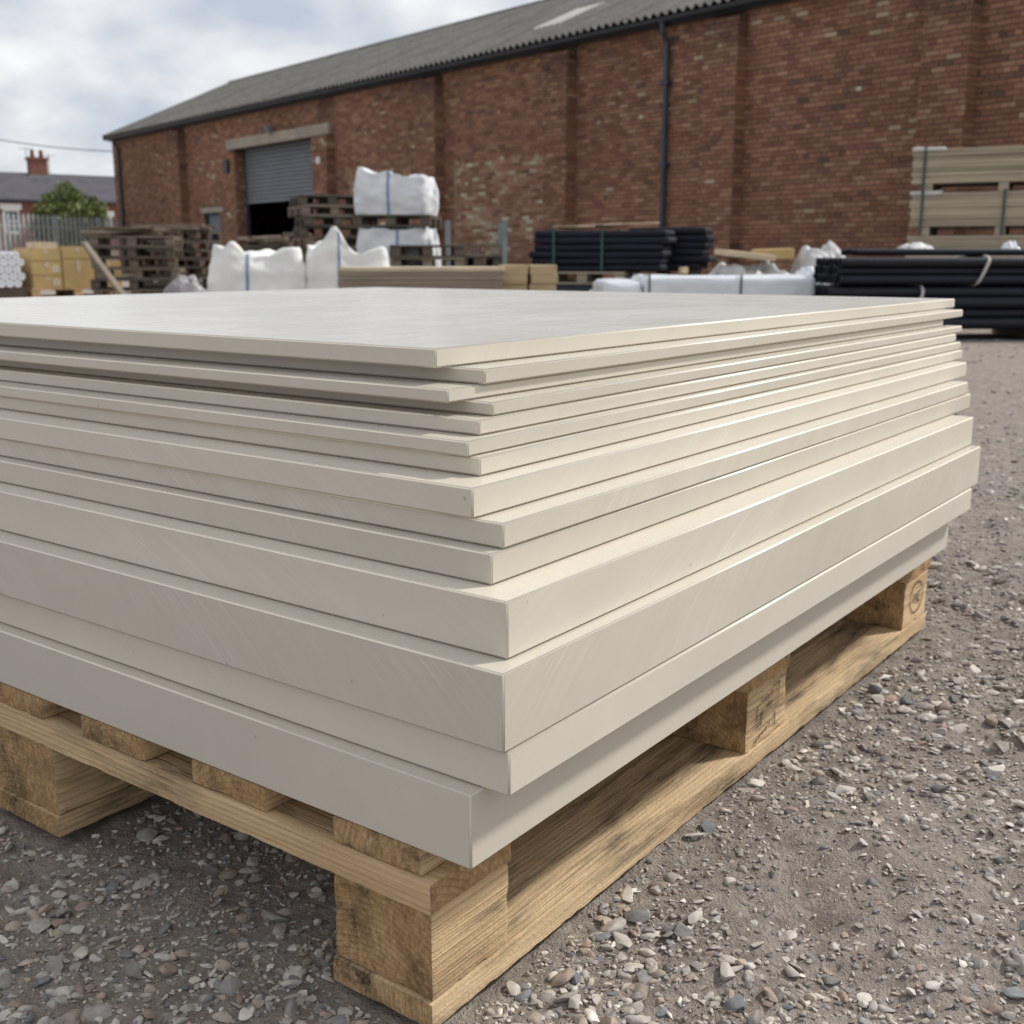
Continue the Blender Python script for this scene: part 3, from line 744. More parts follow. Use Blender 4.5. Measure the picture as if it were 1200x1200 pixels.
BR = np.array([(0.285, 0.138, 0.094), (0.25, 0.116, 0.08), (0.32, 0.16, 0.108), (0.225, 0.104, 0.074), (0.18, 0.09, 0.068), (0.35, 0.195, 0.135), (0.13, 0.076, 0.062), (0.40, 0.285, 0.205), (0.50, 0.42, 0.33)])
BW = np.array([8, 8, 5, 4.5, 1.2, 1.2, 0.22, 0.07, 0.012])
rb = np.random.default_rng(3)
def brick_col(s, z):
    w = BW.copy()
    inp = any(a < s < b_ and c < z < d for a, b_, c, d in PATCH)
    n = float(fbm(np.array([[s * 0.45, z * 0.9, 1.0]]), 3, 21)[0])
    if inp: w[7] *= 60; w[8] *= 160; w[5] *= 8
    if n > 0.42: w[7] *= 10; w[8] *= 8; w[5] *= 2.5
    if n < -0.35: w[4] *= 3; w[6] *= 3
    c = BR[rb.choice(len(BR), p=w / w.sum())] * rb.uniform(0.86, 1.14)
    st = 1.0 + 0.16 * float(fbm(np.array([[s * 0.3, z * 0.25, 7.0]]), 2, 33)[0])
    if any(a - .02 <= s <= b_ + .02 for a, b_ in PIL) and z > 3.9: c = c * (1 - 0.5 * min(1, (z - 3.9) / 0.6)) + np.array([0.01, 0.01, 0.01])   # soot under the gutter
    return c * st * np.array([0.97, 1.05, 1.0])
bricks = []      # (x0,x1,y_front,z0,z1,col,axis)  axis 'f' front, 's' pier side facing +x
CH = 0.083
def course(spans, k, yb, zbase):
    header = (k % 6 == 3)
    bl = 0.12 if header else 0.24
    off = (0.06 if header else (0.12 if k % 2 else 0.0))
    for a, b_ in spans:
        xx = math.floor((a - off) / bl) * bl + off
        while xx < b_:
            x0, x1 = max(xx + 0.005, a + 0.003), min(xx + bl - 0.005, b_ - 0.003)
            if x1 - x0 > 0.035:
                bricks.append((x0, x1, yb - 0.014 - rb.uniform(0, 0.004), zbase + 0.007, zbase + CH - 0.007, brick_col((x0 + x1) / 2, zbase), 'f'))
            xx += bl
NC = int(EAVE / CH)
for k in range(NC):
    z0 = k * CH; zc = z0 + CH / 2
    cuts = [(a, b_) for a, b_ in PIL if z0 < (3.85 if a == 15.15 else 4.72)] + [(a, b_) for a, b_, c, d in HOLE if c <= zc < d] + [(a, b_) for a, b_, c, d in LINT if c - 0.03 < zc < d + 0.03]
    spans = [(0.0, WL)]
    for ca_, cb_ in cuts:
        ns = []
        for a, b_ in spans:
            if cb_ <= a or ca_ >= b_: ns.append((a, b_)); continue
            if ca_ > a: ns.append((a, ca_))
            if cb_ < b_: ns.append((cb_, b_))
        spans = ns
    course(spans, k, 0.0, z0)
    if z0 < 4.65:
        for a, b_ in PIL:
            if a == 15.15 and zc > 3.80: continue
            course([(a, b_)], k, -PD, z0)
            bricks.append((-PD + 0.004, -0.014, b_ + 0.009, z0 + 0.005, z0 + CH - 0.005, brick_col(b_, z0), 's'))
for a, b_ in PIL:
    pm = MB()
    if a == 15.15: pm.box(a, b_, -PD, -0.001, 0, 3.858)
    else: pm.box(a, b_, -PD, -0.001, 0, 4.65)
    if a != 15.15:     # weathered slope at the head of each pier
        n = len(pm.v); pm.v += [(a, -PD, 4.652), (b_, -PD, 4.652), (b_, -0.001, 4.80), (a, -0.001, 4.80), (a, -0.001, 4.652), (b_, -0.001, 4.652)]
        pm.f += [(n, n + 1, n + 2, n + 3), (n + 1, n + 5, n + 2), (n, n + 3, n + 4)]
    pm.build('pier', M['mortar'], wh)
# far reveal of the big doorway
for k in range(int(3.86 / CH)):
    z0 = k * CH
    for q in range(3):
        bricks.append((0.006 + q * 0.113, 0.108 + q * 0.113, 9.95 + 0.009, z0 + 0.005, z0 + CH - 0.005, brick_col(9.9 + q, z0), 's'))
def brick_geo(b):
    x0, x1, yf, z0, z1, c, ax = b
    if ax == 'f':
        yb = yf + 0.02; v = [(x0, yb, z0), (x1, yb, z0), (x1, yb, z1), (x0, yb, z1), (x0, yf, z0), (x1, yf, z0), (x1, yf, z1), (x0, yf, z1)]
    else:
        xb = yf - 0.02; v = [(xb, x0, z0), (xb, x1, z0), (xb, x1, z1), (xb, x0, z1), (yf, x0, z0), (yf, x1, z0), (yf, x1, z1), (yf, x0, z1)]
    f = [(4, 5, 6, 7), (0, 1, 5, 4), (1, 2, 6, 5), (2, 3, 7, 6), (3, 0, 4, 7)]
    return v, f
cand = [i for i, b in enumerate(bricks) if b[6] == 'f' and 33.0 < b[0] and b[1] < 35.0 and 2.05 < b[3] < 4.2]
cand.sort(key=lambda i: -bricks[i][0]); single = set(cand[:300])
av, af, ac = [], [], []
for i, b in enumerate(bricks):
    v, f = brick_geo(b)
    if i in single:
        me = bpy.data.meshes.new('brick'); o0 = Vector(v[4]); me.from_pydata([tuple(Vector(q) - o0) for q in v], [], f); me.update()
        a = me.color_attributes.new('Col', 'FLOAT_COLOR', 'POINT'); a.data.foreach_set('color', np.tile(np.array([*b[5], 1.0]), 8).astype(np.float32))
        obj('brick', me, M['brick'], wallo, o0)
    else:
        n = len(av); av += v; af += [tuple(n + k for k in q) for q in f]; ac += [(*b[5], 1.0)] * 8
me = bpy.data.meshes.new('brickwork'); me.from_pydata(av, [], af); me.update()
a = me.color_attributes.new('Col', 'FLOAT_COLOR', 'POINT'); a.data.foreach_set('color', np.array(ac, dtype=np.float32).ravel())
bw = obj('brickwork', me, M['brick'], wallo); bw['kind'] = 'stuff'
# lintels, blocked window surrounds
for a, b_, c, d in LINT:
    mb = MB(); mb.box(a, b_, -0.06 if c > 3 else -0.03, -0.001, c + 0.002, d - 0.002)
    if a == 9.7: mb = MB(); mb.box(a, b_, -0.16, -0.001, c + 0.002, d - 0.002)
    mb.build('lintel', M['concrete'], wh, bevel=0.01)
for a, b_, c, d in PATCH:
    mb = MB(); mb.box(a + .001, b_ - .001, -0.0075, -0.001, c, d); mb.build('blocked_window_infill', M['edge_mortar'], wh)
    w = 0.05
    for bx_ in ((a - w, a, c, d + w), (b_, b_ + w, c, d + w)):
        mb = MB(); mb.box(bx_[0], bx_[1], -0.026, -0.001, bx_[2], bx_[3]); mb.build('blocked_window_edge', M['edge_mortar'], wh)
# roller shutter half raised, in a deep opening
shroot = empty('roller_shutter', (9.95, 0.345, 0), 0, parent=wh)
slat = MB(); slat.box(0.10, 5.05, -0.026, 0.012, 0.009, 0.108); slm = slat.mesh('shutter_slat', bevel=0.011)
zt = 2.36
k = 0
while zt + k * 0.118 < 3.80:
    obj('shutter_slat', slm, M['shutter'], shroot, (0, 0, zt + k * 0.118)); k += 1
mb = MB(); mb.box(0.0, 0.10, -0.03, 0.05, 0, 3.84); mb.build('guide_rail', M['pipe_blue'], shroot)
mb = MB(); mb.box(5.05, 5.14, -0.03, 0.05, 0, 3.84); mb.build('guide_rail', M['pipe_blue'], shroot)
mb = MB(); mb.box(0.10, 5.05, -0.03, 0.03, 2.25, 2.352); mb.build('bottom_rail', M['shutter'], shroot, bevel=0.005)
d_ = empty('side_door', (7.6, 0.1, 0), 0, parent=wh)
mb = MB(); mb.box(0.08, 1.07, 0.0, 0.05, 0.01, 1.94); mb.build('door_leaf', M['door'], d_, bevel=0.005)
mb = MB(); mb.box(0.0, 0.078, -0.02, 0.06, 0, 2.015); mb.box(1.072, 1.148, -0.02, 0.06, 0, 2.015); mb.box(0.08, 1.07, -0.02, 0.06, 1.945, 2.015); mb.build('door_frame', M['gutter'], d_)
mb = MB(); mb.tube([(0.95, -0.0, 1.0), (0.95, -0.06, 1.0), (0.84, -0.06, 1.0)], 0.012); mb.build('door_handle', M['galv'], d_)
# roof: corrugated sheets laid in three rows
roof = empty('roof', (0, 0, 0), 0, parent=wh)
PER = 0.21; NP = 5; SW = PER * NP
slope = math.hypot(BK / 2 + 0.35, RZ - EAVE); RLEN = slope
sang = math.atan2(RZ - EAVE, BK / 2)
def sheet_mesh(length):
    mb = MB(); K = NP * 10
    for j, yy in enumerate((0, length)):
        for k in range(K + 1):
            xx = k * SW / K; mb.v.append((xx, yy, 0.040 * math.cos(2 * math.pi * xx / PER)))
    for k in range(K): mb.f.append((k, k + 1, K + 2 + k, K + 1 + k))
    n = len(mb.v)
    for j, yy in enumerate((0, length)):
        for k in range(K + 1):
            xx = k * SW / K; mb.v.append((xx, yy, 0.040 * math.cos(2 * math.pi * xx / PER) - 0.008))
    for k in range(K): mb.f.append((n + k, n + K + 1 + k, n + K + 2 + k, n + k + 1)); mb.f.append((k, n + k, n + k + 1, k + 1))
    m_ = mb.mesh('roof_sheet', smooth=True); m_.set_sharp_from_angle(angle=R(45)); return m_
ROWL = (slope + 0.25) / 4
smesh = sheet_mesh(ROWL + 0.12)
smesh2 = smesh.copy(); smesh.materials.append(M['roof']); smesh2.materials.append(M['skylight'])
nsh = int(WL / SW) + 1
for r in range(4):
    for k in range(nsh):
        dd = -0.35 + 0.0 + r * ROWL
        sky_ = (r == 1 and k in (22, 33))
        obj('skylight_sheet' if sky_ else 'roof_sheet', smesh2 if sky_ else smesh, None, roof,
            (k * SW - 0.1, dd * math.cos(sang), EAVE + 0.16 + dd * math.sin(sang) + 0.005 * r + 0.004 * (k % 2) + random.uniform(-.004, .004)), (sang + random.uniform(-.001, .001) , 0, 0))
mb = MB(); mb.quad((-0.1, BK + 0.3, EAVE), (WL, BK + 0.3, EAVE), (WL, BK / 2, RZ + 0.06), (-0.1, BK / 2, RZ + 0.06)); mb.build('back_slope', M['roof'], roof)
mb = MB(); mb.tube([(-0.12, BK / 2 - 0.02, RZ + 0.14), (WL, BK / 2 - 0.02, RZ + 0.14)], 0.11, 8); mb.build('ridge_cap', M['roof'], roof)
mb = MB(); mb.box(-0.13, -0.03, 0.0, slope + 0.1, -0.12, 0.05, Matrix.Rotation(sang, 3, 'X'), (0, -0.30, EAVE + 0.0)); mb.build('barge_board', M['gutter'], roof)
# gutter: open half round, and downpipes
mb = MB(); K = 8; gp = []
for xx in (-0.12, WL):
    for k in range(K + 1):
        w = math.pi * k / K; gp.append((xx, -0.24 - 0.075 * math.cos(w), EAVE - 0.05 - 0.085 * math.sin(w)))
mb.v += gp
for k in range(K): mb.f.append((k, k + 1, K + 2 + k, K + 1 + k))
gu = mb.build('gutter', M['gutter'], wh)
mb = MB(); mb.box(-0.02, WL, -0.16, -0.02, EAVE - 0.16, EAVE + 0.03); mb.build('fascia', M['gutter'], wh)
def downpipe(s, mat):
    mb = MB(); mb.tube([(s, -0.24, EAVE - 0.10), (s, -0.22, EAVE - 0.28), (s, -0.10, EAVE - 0.45), (s, -0.10, 0.1)], 0.055, 10)
    for z in (0.8, 2.3, 3.8): mb.box(s - 0.09, s + 0.09, -0.16, -0.02, z, z + 0.06)
    mb.build('downpipe', mat, wh, smooth=False)
downpipe(0.75, M['gutter']); downpipe(28.2, M['pipe_blue'])
# flood lamp over the big door, and a small box on the pier
lamp = empty('flood_lamp', (12.7, -0.18, 4.28), 0, 'grey flood lamp on a bracket above the roller door', 'lamp', parent=wh)
del lamp['label']; del lamp['category']
mb = MB(); mb.box(-0.14, 0.14, -0.16, -0.04, -0.09, 0.11, Matrix.Rotation(0.5, 3, 'X')); mb.build('lamp_body', M['galv'], lamp, bevel=0.02)
mb = MB(); mb.tube([(0, 0.0, 0), (0, 0.16, -0.02)], 0.02); mb.build('lamp_bracket', M['gutter'], lamp)
mb = MB(); mb.box(15.48, 15.62, -PD - 0.07, -PD - 0.012, 3.1, 3.28); mb.build('alarm_box', M['white'], wh, bevel=0.01)
mb = MB(); mb.box(9.35, 9.62, -0.1, -0.012, 3.2, 3.6); mb.build('meter_box', M['gutter'], wh, bevel=0.01)

# ------------------------------------------------------------------ terraced house, fence, shrub, cable beyond the yard
HL, HD = 26.0, 7.0
h0 = at(-75, 303, 78); hang = R(36)
house = empty('terraced_house', (h0.x, h0.y, 0), hang, 'low red brick terraced house with grey slate roof beyond the fence', 'house')
mb = MB(); mb.box(0, HL, 0, HD, 0, 4.45); mb.build('wall', M['redbrick'], house)
hr = MB(); ez, rz_ = 4.4, 6.45
n = 0
hr.v += [(-0.2, -0.35, ez), (HL + .2, -0.35, ez), (HL + .2, HD / 2, rz_), (-0.2, HD / 2, rz_), (-0.2, HD + .35, ez), (HL + .2, HD + .35, ez),
         (-0.2, -0.35, ez + .14), (HL + .2, -0.35, ez + .14), (HL + .2, HD / 2, rz_ + .14), (-0.2, HD / 2, rz_ + .14), (-0.2, HD + .35, ez + .14), (HL + .2, HD + .35, ez + .14)]
hr.f += [(6, 7, 8, 9), (9, 8, 11, 10), (0, 3, 2, 1), (3, 4, 5, 2), (0, 1, 7, 6), (4, 10, 11, 5), (0, 6, 9, 3), (3, 9, 10, 4), (1, 2, 8, 7), (2, 5, 11, 8)]
roofh = hr.build('roof', M['slate'], house)
mb = MB()
for k in range(14):   # slate courses as small steps
    t0 = k / 14; y0 = -0.36 + t0 * (HD / 2 + .35); z0 = ez + .145 + t0 * (rz_ - ez)
    mb.box(-0.2, HL + .2, y0, y0 + 0.25, z0, z0 + 0.03, None, (0, 0, 0))
mb.build('slate_course', M['slate'], roofh)
mb = MB(); mb.box(0, HL, -0.42, -0.36, ez - .02, ez + .10); mb.build('gutter', M['gutter'], house)
def house_x(px, Y0=None):
    """station along the house front on a sightline"""
    d = at(px, 303, 1.0); dx_, dy_ = d.x, d.y
    c, s = math.cos(hang), math.sin(hang)
    # h0 + t*(c,s) = k*(dx,dy)
    det = c * (-dy_) - s * (-dx_)
    return ((-h0.x) * (-dy_) - (-h0.y) * (-dx_)) / det
cx_ = house_x(60) + 0.5
ch = MB(); ch.box(cx_ - .62, cx_ + .62, HD / 2 - .4, HD / 2 + .4, rz_ - .4, rz_ + 1.05); ch.box(cx_ - .72, cx_ + .72, HD / 2 - .5, HD / 2 + .5, rz_ + 1.052, rz_ + 1.22)
cho = ch.build('chimney', M['redbrick'], roofh)
for q in (-.3, .3):
    mb = MB(); mb.lathe([(0, 0), (.17, 0), (.15, .2), (.13, .42), (.16, .46), (.16, .52), (.10, .52), (.10, .2)], 12, (cx_ + q, HD / 2, rz_ + 1.22)); mb.build('chimney_pot', M['redbrick'], roofh, smooth=True)
mb = MB(); mb.box(cx_ - .8, cx_ + .8, HD / 2 - .62, HD / 2 - .41, rz_ - .25, rz_ - .02); mb.build('flashing', M['galv'], roofh)
for q, hh in ((-1.0, 1.9), (1.15, 1.5)):
    mb = MB(); mb.tube([(cx_ + q * .7, HD / 2, rz_), (cx_ + q * .7, HD / 2, rz_ + hh)], 0.025, 6)
    mb.tube([(cx_ + q * .7 - .5, HD / 2, rz_ + hh - .1), (cx_ + q * .7 + .5, HD / 2, rz_ + hh - .1)], 0.02, 6)
    for w in (-.4, -.15, .1, .35): mb.tube([(cx_ + q * .7 + w, HD / 2 - .25, rz_ + hh - .1), (cx_ + q * .7 + w, HD / 2 + .25, rz_ + hh - .1)], 0.015, 5)
    mb.build('aerial', M['galv'], roofh)
def house_window(px0, px1, z0, z1):
    a, b_ = house_x(px0), house_x(px1)
    w = MB(); t = .09
    w.box(a, a + t, -.06, .02, z0, z1); w.box(b_ - t, b_, -.06, .02, z0, z1); w.box(a + t + .001, b_ - t - .001, -.06, .02, z0, z0 + t); w.box(a + t + .001, b_ - t - .001, -.06, .02, z1 - t, z1); w.box(a + t + .001, b_ - t - .001, -.05, .02, (z0 + z1) / 2 - .04, (z0 + z1) / 2 + .04)
    wo = w.build('window', M['white'], house)
    p = MB(); p.box(a + t, b_ - t, -.02, .01, z0 + t, z1 - t); p.build('pane', M['glass'], wo)
    l = MB(); l.box(a - .2, b_ + .2, -.10, -.003, z1 + .01, z1 + .42); l.build('window_head', M['white'], wo)
    s_ = MB(); s_.box(a - .12, b_ + .12, -.14, -.003, z0 - .12, z0 - .005); s_.build('sill', M['concrete'], wo)
house_window(9, 27, 2.3, 3.85); house_window(120, 134, 2.6, 3.5); house_window(-25, -9, 2.3, 3.85)

f0 = at(-45, 303, 38.0); f1 = at(140, 303, 45.8)
fl = math.hypot(f1.x - f0.x, f1.y - f0.y); fa = math.atan2(f1.y - f0.y, f1.x - f0.x)
fence = empty('palisade_fence', (f0.x, f0.y, 0), fa, 'grey steel palisade fence between the yard and the terraced house', 'fence')
pl = MB()
w = .065
pl.v += [(-w, 0, .08), (0, -.022, .08), (w, 0, .08), (-w, 0, 2.0), (0, -.022, 2.0), (w, 0, 2.0), (0, -.008, 2.13), (-w, .006, .08), (w, .006, .08), (-w, .006, 2.0), (w, .006, 2.0)]
pl.f += [(0, 1, 4, 3), (1, 2, 5, 4), (3, 4, 6), (4, 5, 6), (7, 9, 10, 8), (9, 6, 10), (0, 3, 9, 7), (2, 8, 10, 5), (3, 6, 9), (5, 10, 6)]
plm = pl.mesh('pale'); plm.materials.append(M['fence'])
k = 0
while 0.1 + k * 0.245 < fl: obj('pale', plm, None, fence, (0.1 + k * 0.245, 0, 0)); k += 1
for z in (0.45, 1.65):
    mb = MB(); mb.box(0, fl, 0.012, 0.055, z, z + .05); mb.build('rail', M['fence'], fence)
k = 0
while k * 2.4 < fl:
    mb = MB(); mb.box(k * 2.4 - .05, k * 2.4 + .05, .06, .15, 0, 2.1); mb.build('post', M['galv'], fence); k += 1

def leaf_crown(name, c, r, n, size, seed, mat, parent):
    q = np.random.default_rng(seed)
    d = q.normal(size=(n, 3)); d /= np.linalg.norm(d, axis=1)[:, None]
    lump = 1 + 0.30 * fbm(d * 1.9 + seed, 3, seed)
    rad = lump * (0.45 + 0.55 * q.uniform(0, 1, n) ** 0.45)
    p = d * rad[:, None] * np.array(r) + np.array(c)
    keep = vnoise(p * 2.6 + 5, seed + 2) > -0.42
    p = p[keep]; n = len(p)
    a = q.normal(size=(n, 3)); a /= np.linalg.norm(a, axis=1)[:, None]
    b_ = np.cross(a, q.normal(size=(n, 3))); b_ /= np.linalg.norm(b_, axis=1)[:, None]
    s = size * q.uniform(.6, 1.3, (n, 1)); a *= s; b_ *= s * .55
    v = np.stack([p - a, p + b_, p + a, p - b_], 1).reshape(-1, 3)
    f = np.arange(4 * n).reshape(-1, 4)
    me = bpy.data.meshes.new(name); me.from_pydata(v.tolist(), [], f.tolist()); me.update()
    return obj(name, me, mat, parent)
sc_ = at(86, 303, 52)
sh = empty('garden_shrub', (sc_.x, sc_.y, 0), 0, 'rounded green garden shrub behind the palisade fence', 'shrub')
leaf_crown('crown', (0, 0, 2.15), (1.55, 1.4, 1.35), 9000, 0.10, 4, M['leaf'], sh)
mb = MB()
for q in range(6):
    a = q * 1.05; mb.tube([(0, 0, 0), (.15 * math.cos(a), .15 * math.sin(a), .7), (.75 * math.cos(a), .75 * math.sin(a), 2.3)], [.07, .05, .02], 6)
mb.build('trunk', M['bark'], sh, smooth=True)
ca0 = at(-60, 152, 60); ca1 = at(160, 178, 60); mb = MB()
mb.tube([ca0.lerp(ca1, t / 16) + Vector((0, 0, -0.25 * 4 * (t / 16) * (1 - t / 16))) for t in range(17)], 0.026, 6)
tag(mb.build('overhead_cable', M['gutter']), 'thin overhead cable crossing the sky beside the warehouse gable', 'cable')

# ------------------------------------------------------------------ yard goods
def box_mesh(name, lx, ly, lz, mat, bevel=0.004):
    mb = MB(); mb.box(0, lx, 0, ly, 0, lz); me = mb.mesh(name, bevel=bevel, bseg=1); me.materials.append(mat); return me
PMESH = {}
def yard_pallet(lx, ly, mat):
    key = (lx, ly, mat.name)
    r = empty('old_pallet')
    if key not in PMESH:
        PMESH[key] = (box_mesh('deck_board', lx, .12, .022, mat), box_mesh('stringer_board', ly, .12, .022, mat), box_mesh('block', .12, .12, .076, mat), box_mesh('bottom_board', lx, .1, .022, mat))
    D, S, B, O = PMESH[key]
    for k in range(6): obj('deck_board', D, None, r, (-lx / 2, -ly / 2 + k * (ly - .12) / 5, .1215))
    for x_ in (-lx / 2 + .12, .06, lx / 2): obj('stringer_board', S, None, r, (x_, -ly / 2, .0992), (0, 0, R(90)))
    for x_ in (-lx / 2, -.06, lx / 2 - .12):
        for y_ in (-ly / 2, -.06, ly / 2 - .12): obj('block', B, None, r, (x_, y_, .0227))
    for y_ in (-ly / 2, -.05, ly / 2 - .1): obj('bottom_board', O, None, r, (-lx / 2, y_, 0))
    return r
PPROTO = {}
ORD = ['bottom', 'second', 'third', 'fourth', 'fifth', 'sixth', 'seventh', 'eighth', 'ninth', 'tenth', 'eleventh']
def pallet_stack(x_, y_, n, rz, lx, ly, mats, label, group, jit=0.03, z0=0.0):
    for k in range(n):
        mat = mats[k % len(mats)]; key = (lx, ly, mat.name)
        if key not in PPROTO: PPROTO[key] = p = yard_pallet(lx, ly, mat)
        else: p = copy_tree(PPROTO[key])
        p.location = (x_ + random.uniform(-jit, jit), y_ + random.uniform(-jit, jit), z0 + k * .1445)
        p.rotation_euler = (0, 0, rz + random.uniform(-.1, .1) * (n > 1))
        tag(p, label if n == 1 else ('topmost ' if k == n - 1 else 'lowest ' if k == 0 else ORD[k] + ' lowest ') + label, 'pallet', group)
    return z0 + n * .1445
def loose(name, lx, ly, lz, mat, loc, rot, label, cat, group=None, bevel=.004):
    mb = MB(); mb.box(-lx / 2, lx / 2, -ly / 2, ly / 2, 0, lz)
    return tag(mb.build(name, mat, None, loc, rot, bevel=bevel, bseg=1), label, cat, group)
def soft_mesh(name, lx, ly, lz, sp, amp, freq, seed, layer=0.0):
    me = grid_box(lx, ly, lz, sp, 0, 0, seed, name)
    co = np.zeros(len(me.vertices) * 3); me.vertices.foreach_get('co', co); co = co.reshape(-1, 3)
    c = co - np.array([lx / 2, ly / 2, 0]); nrm = np.zeros_like(co)
    for a, L in ((0, lx), (1, ly), (2, lz)): nrm[:, a] = np.where(co[:, a] > L - 1e-5, 1, np.where(co[:, a] < 1e-5, -1, 0))
    ed = (np.abs(nrm).sum(1) >= 2)
    co2 = co - nrm * (ed * min(sp * .5, .025))[:, None]
    nn = nrm / np.maximum(np.linalg.norm(nrm, axis=1), 1e-6)[:, None]
    nn[:, 2] = np.clip(nn[:, 2], 0, 1)
    dsp = amp * fbm(co * np.array(freq) + seed * 4.4, 3, seed)
    if layer: dsp = dsp + layer * np.sin(co[:, 2] * 60 + 3 * vnoise(co * 1.5 + seed, 3)) * (np.abs(nrm[:, 2]) < .5)
    dsp = np.where(co[:, 2] < 1e-5, np.minimum(dsp, 0) * 0, dsp)
    co2 = co2 + nn * dsp[:, None]
    me.vertices.foreach_set('co', co2.ravel()); me.update()
    return me
def strap_loop(name, lx_at, ly, z0, z1, w, mat, parent, pad=.022):
    mb = MB(); a, b_ = lx_at - w / 2, lx_at + w / 2; y0, y1 = -pad, ly + pad; zt = z1 + pad; t = .004
    mb.box(a, b_, y0 - t, y0, z0, zt + t); mb.box(a, b_, y1, y1 + t, z0, zt + t); mb.box(a, b_, y0 + .0005, y1 - .0005, zt, zt + t - .0005)
    return mb.build(name, mat, parent)
def crumple(name, w, d, h, seed, mat, loc, rz, label, cat, group=None, n=44, rough=.5):
    g_ = np.linspace(-1, 1, n); X_, Y_ = np.meshgrid(g_, g_)
    x_, y_ = X_.ravel(), Y_.ravel(); rr = np.maximum(np.abs(x_), np.abs(y_)) * .55 + np.hypot(x_, y_) * .45
    p = np.stack([x_ * 2.2, y_ * 2.2, x_ * 0 + seed], 1)
    rid = 1 - np.abs(fbm(p * .8, 2, seed)); f2 = fbm(p * 2.2, 2, seed + 5)
    z = h * np.clip(1 - rr ** 2.2, 0, 1) ** .7 * np.clip(1 - rough + rough * rid + .10 * f2, .2, 1.3)
    P = np.stack([x_ * w / 2 * (1 + .1 * fbm(p + 9, 2, 3)), y_ * d / 2, np.maximum(z, 0.0)], 1)
    i_ = np.arange(n * n).reshape(n, n)
    f = np.stack([i_[:-1, :-1], i_[:-1, 1:], i_[1:, 1:], i_[1:, :-1]], -1).reshape(-1, 4)
    me = bpy.data.meshes.new(name); me.from_pydata(P.tolist(), [], f.tolist()); me.update()
    for q in me.polygons: q.use_smooth = True
    return tag(obj(name, me, mat, None, loc, (0, 0, rz)), label, cat, group)

def bulk_bag(w, d, h, peaks, sag, seed, loc, rz, label, group, mat=None, straps=(-.3, 1), top=.06):
    root = empty('bulk_bag', loc, rz, label, 'bulk bag', group)
    na, nr, ni = 120, 22, 14
    td = np.linspace(0, 2 * np.pi, 4000); e = 2 / 7.0
    dxx, dyy = np.sign(np.cos(td)) * np.abs(np.cos(td)) ** e * w / 2, np.sign(np.sin(td)) * np.abs(np.sin(td)) ** e * d / 2
    ln = np.concatenate([[0], np.cumsum(np.hypot(np.diff(dxx), np.diff(dyy)))])
    sq = np.linspace(0, ln[-1], na, endpoint=False); bx, by = np.interp(sq, ln, dxx), np.interp(sq, ln, dyy)
    rim = np.full(na, h)
    for a, b2, hh, wd_ in peaks:
        dl = np.hypot(bx - a * w / 2, by - b2 * d / 2); rim = rim + hh * np.exp(-(dl / wd_) ** 1.35)
    rim = rim + .022 * fbm(np.stack([bx * 9, by * 9, bx * 0 + seed], 1), 2, seed)
    def surf(bx_, by_, rim_, t):
        k = 1 + .05 * math.sin(math.pi * min(1, t * 1.05)) - top * t ** 3
        P = np.stack([bx_ * k, by_ * k, rim_ * t], 1)
        f = fbm(P * np.array([5, 5, 9]) + seed, 3, seed) * .018 + .03 * np.abs(vnoise(P * np.array([3.5, 3.5, 2]) + seed * 2, seed + 1)) * t
        nn = P[:, :2] / np.maximum(np.linalg.norm(P[:, :2], axis=1), 1e-6)[:, None]
        P[:, :2] -= nn * f[:, None]; return P
    rows = [surf(bx, by, rim, k / nr) for k in range(nr + 1)]
    last = rows[-1]
    for k in range(1, ni + 1):
        s = k / ni; sm = s * s * (3 - 2 * s)
        P = last.copy(); P[:, :2] *= (1 - s) ; P[:, 2] = last[:, 2] * (1 - sm) + sag * sm
        P[:, 2] += .03 * fbm(P * np.array([6, 6, 1]) + seed, 3, seed + 7) * math.sin(math.pi * s)
        rows.append(P)
    Vv = np.concatenate(rows); F = []
    for r in range(len(rows) - 1):
        for k in range(na): F.append((r * na + k, r * na + (k + 1) % na, (r + 1) * na + (k + 1) % na, (r + 1) * na + k))
    me = bpy.data.meshes.new('bag_body'); me.from_pydata(Vv.tolist(), [], F); me.update()
    for p in me.polygons: p.use_smooth = True
    obj('bag_body', me, mat or M['bag'], root)
    for a in straps:
        i0 = int(np.argmin(np.hypot(bx - a * w / 2, by + d / 2) if abs(a) < 1 else np.hypot(bx - w / 2, by))); mb = MB()
        seq = [0.5 * (rows[r][i0] + rows[r][(i0 + 1) % na]) for r in range(nr + 1)]
        for r in range(nr):
            qa, qb = Vector(rows[r][i0]), Vector(rows[r][(i0 + 1) % na]); qc, qd = Vector(rows[r + 1][(i0 + 1) % na]), Vector(rows[r + 1][i0])
            def o_(q): 
                n_ = Vector((q.x, q.y, 0)).normalized(); return q + n_ * .008
            mid = (qa + qb) / 2; dr = (qb - qa).normalized() * .016
            mid2 = (qc + qd) / 2
            mb.quad(o_(mid - dr), o_(mid + dr), o_(mid2 + dr), o_(mid2 - dr))
        mb.build('strap', M['bag_blue'], root)
    return root

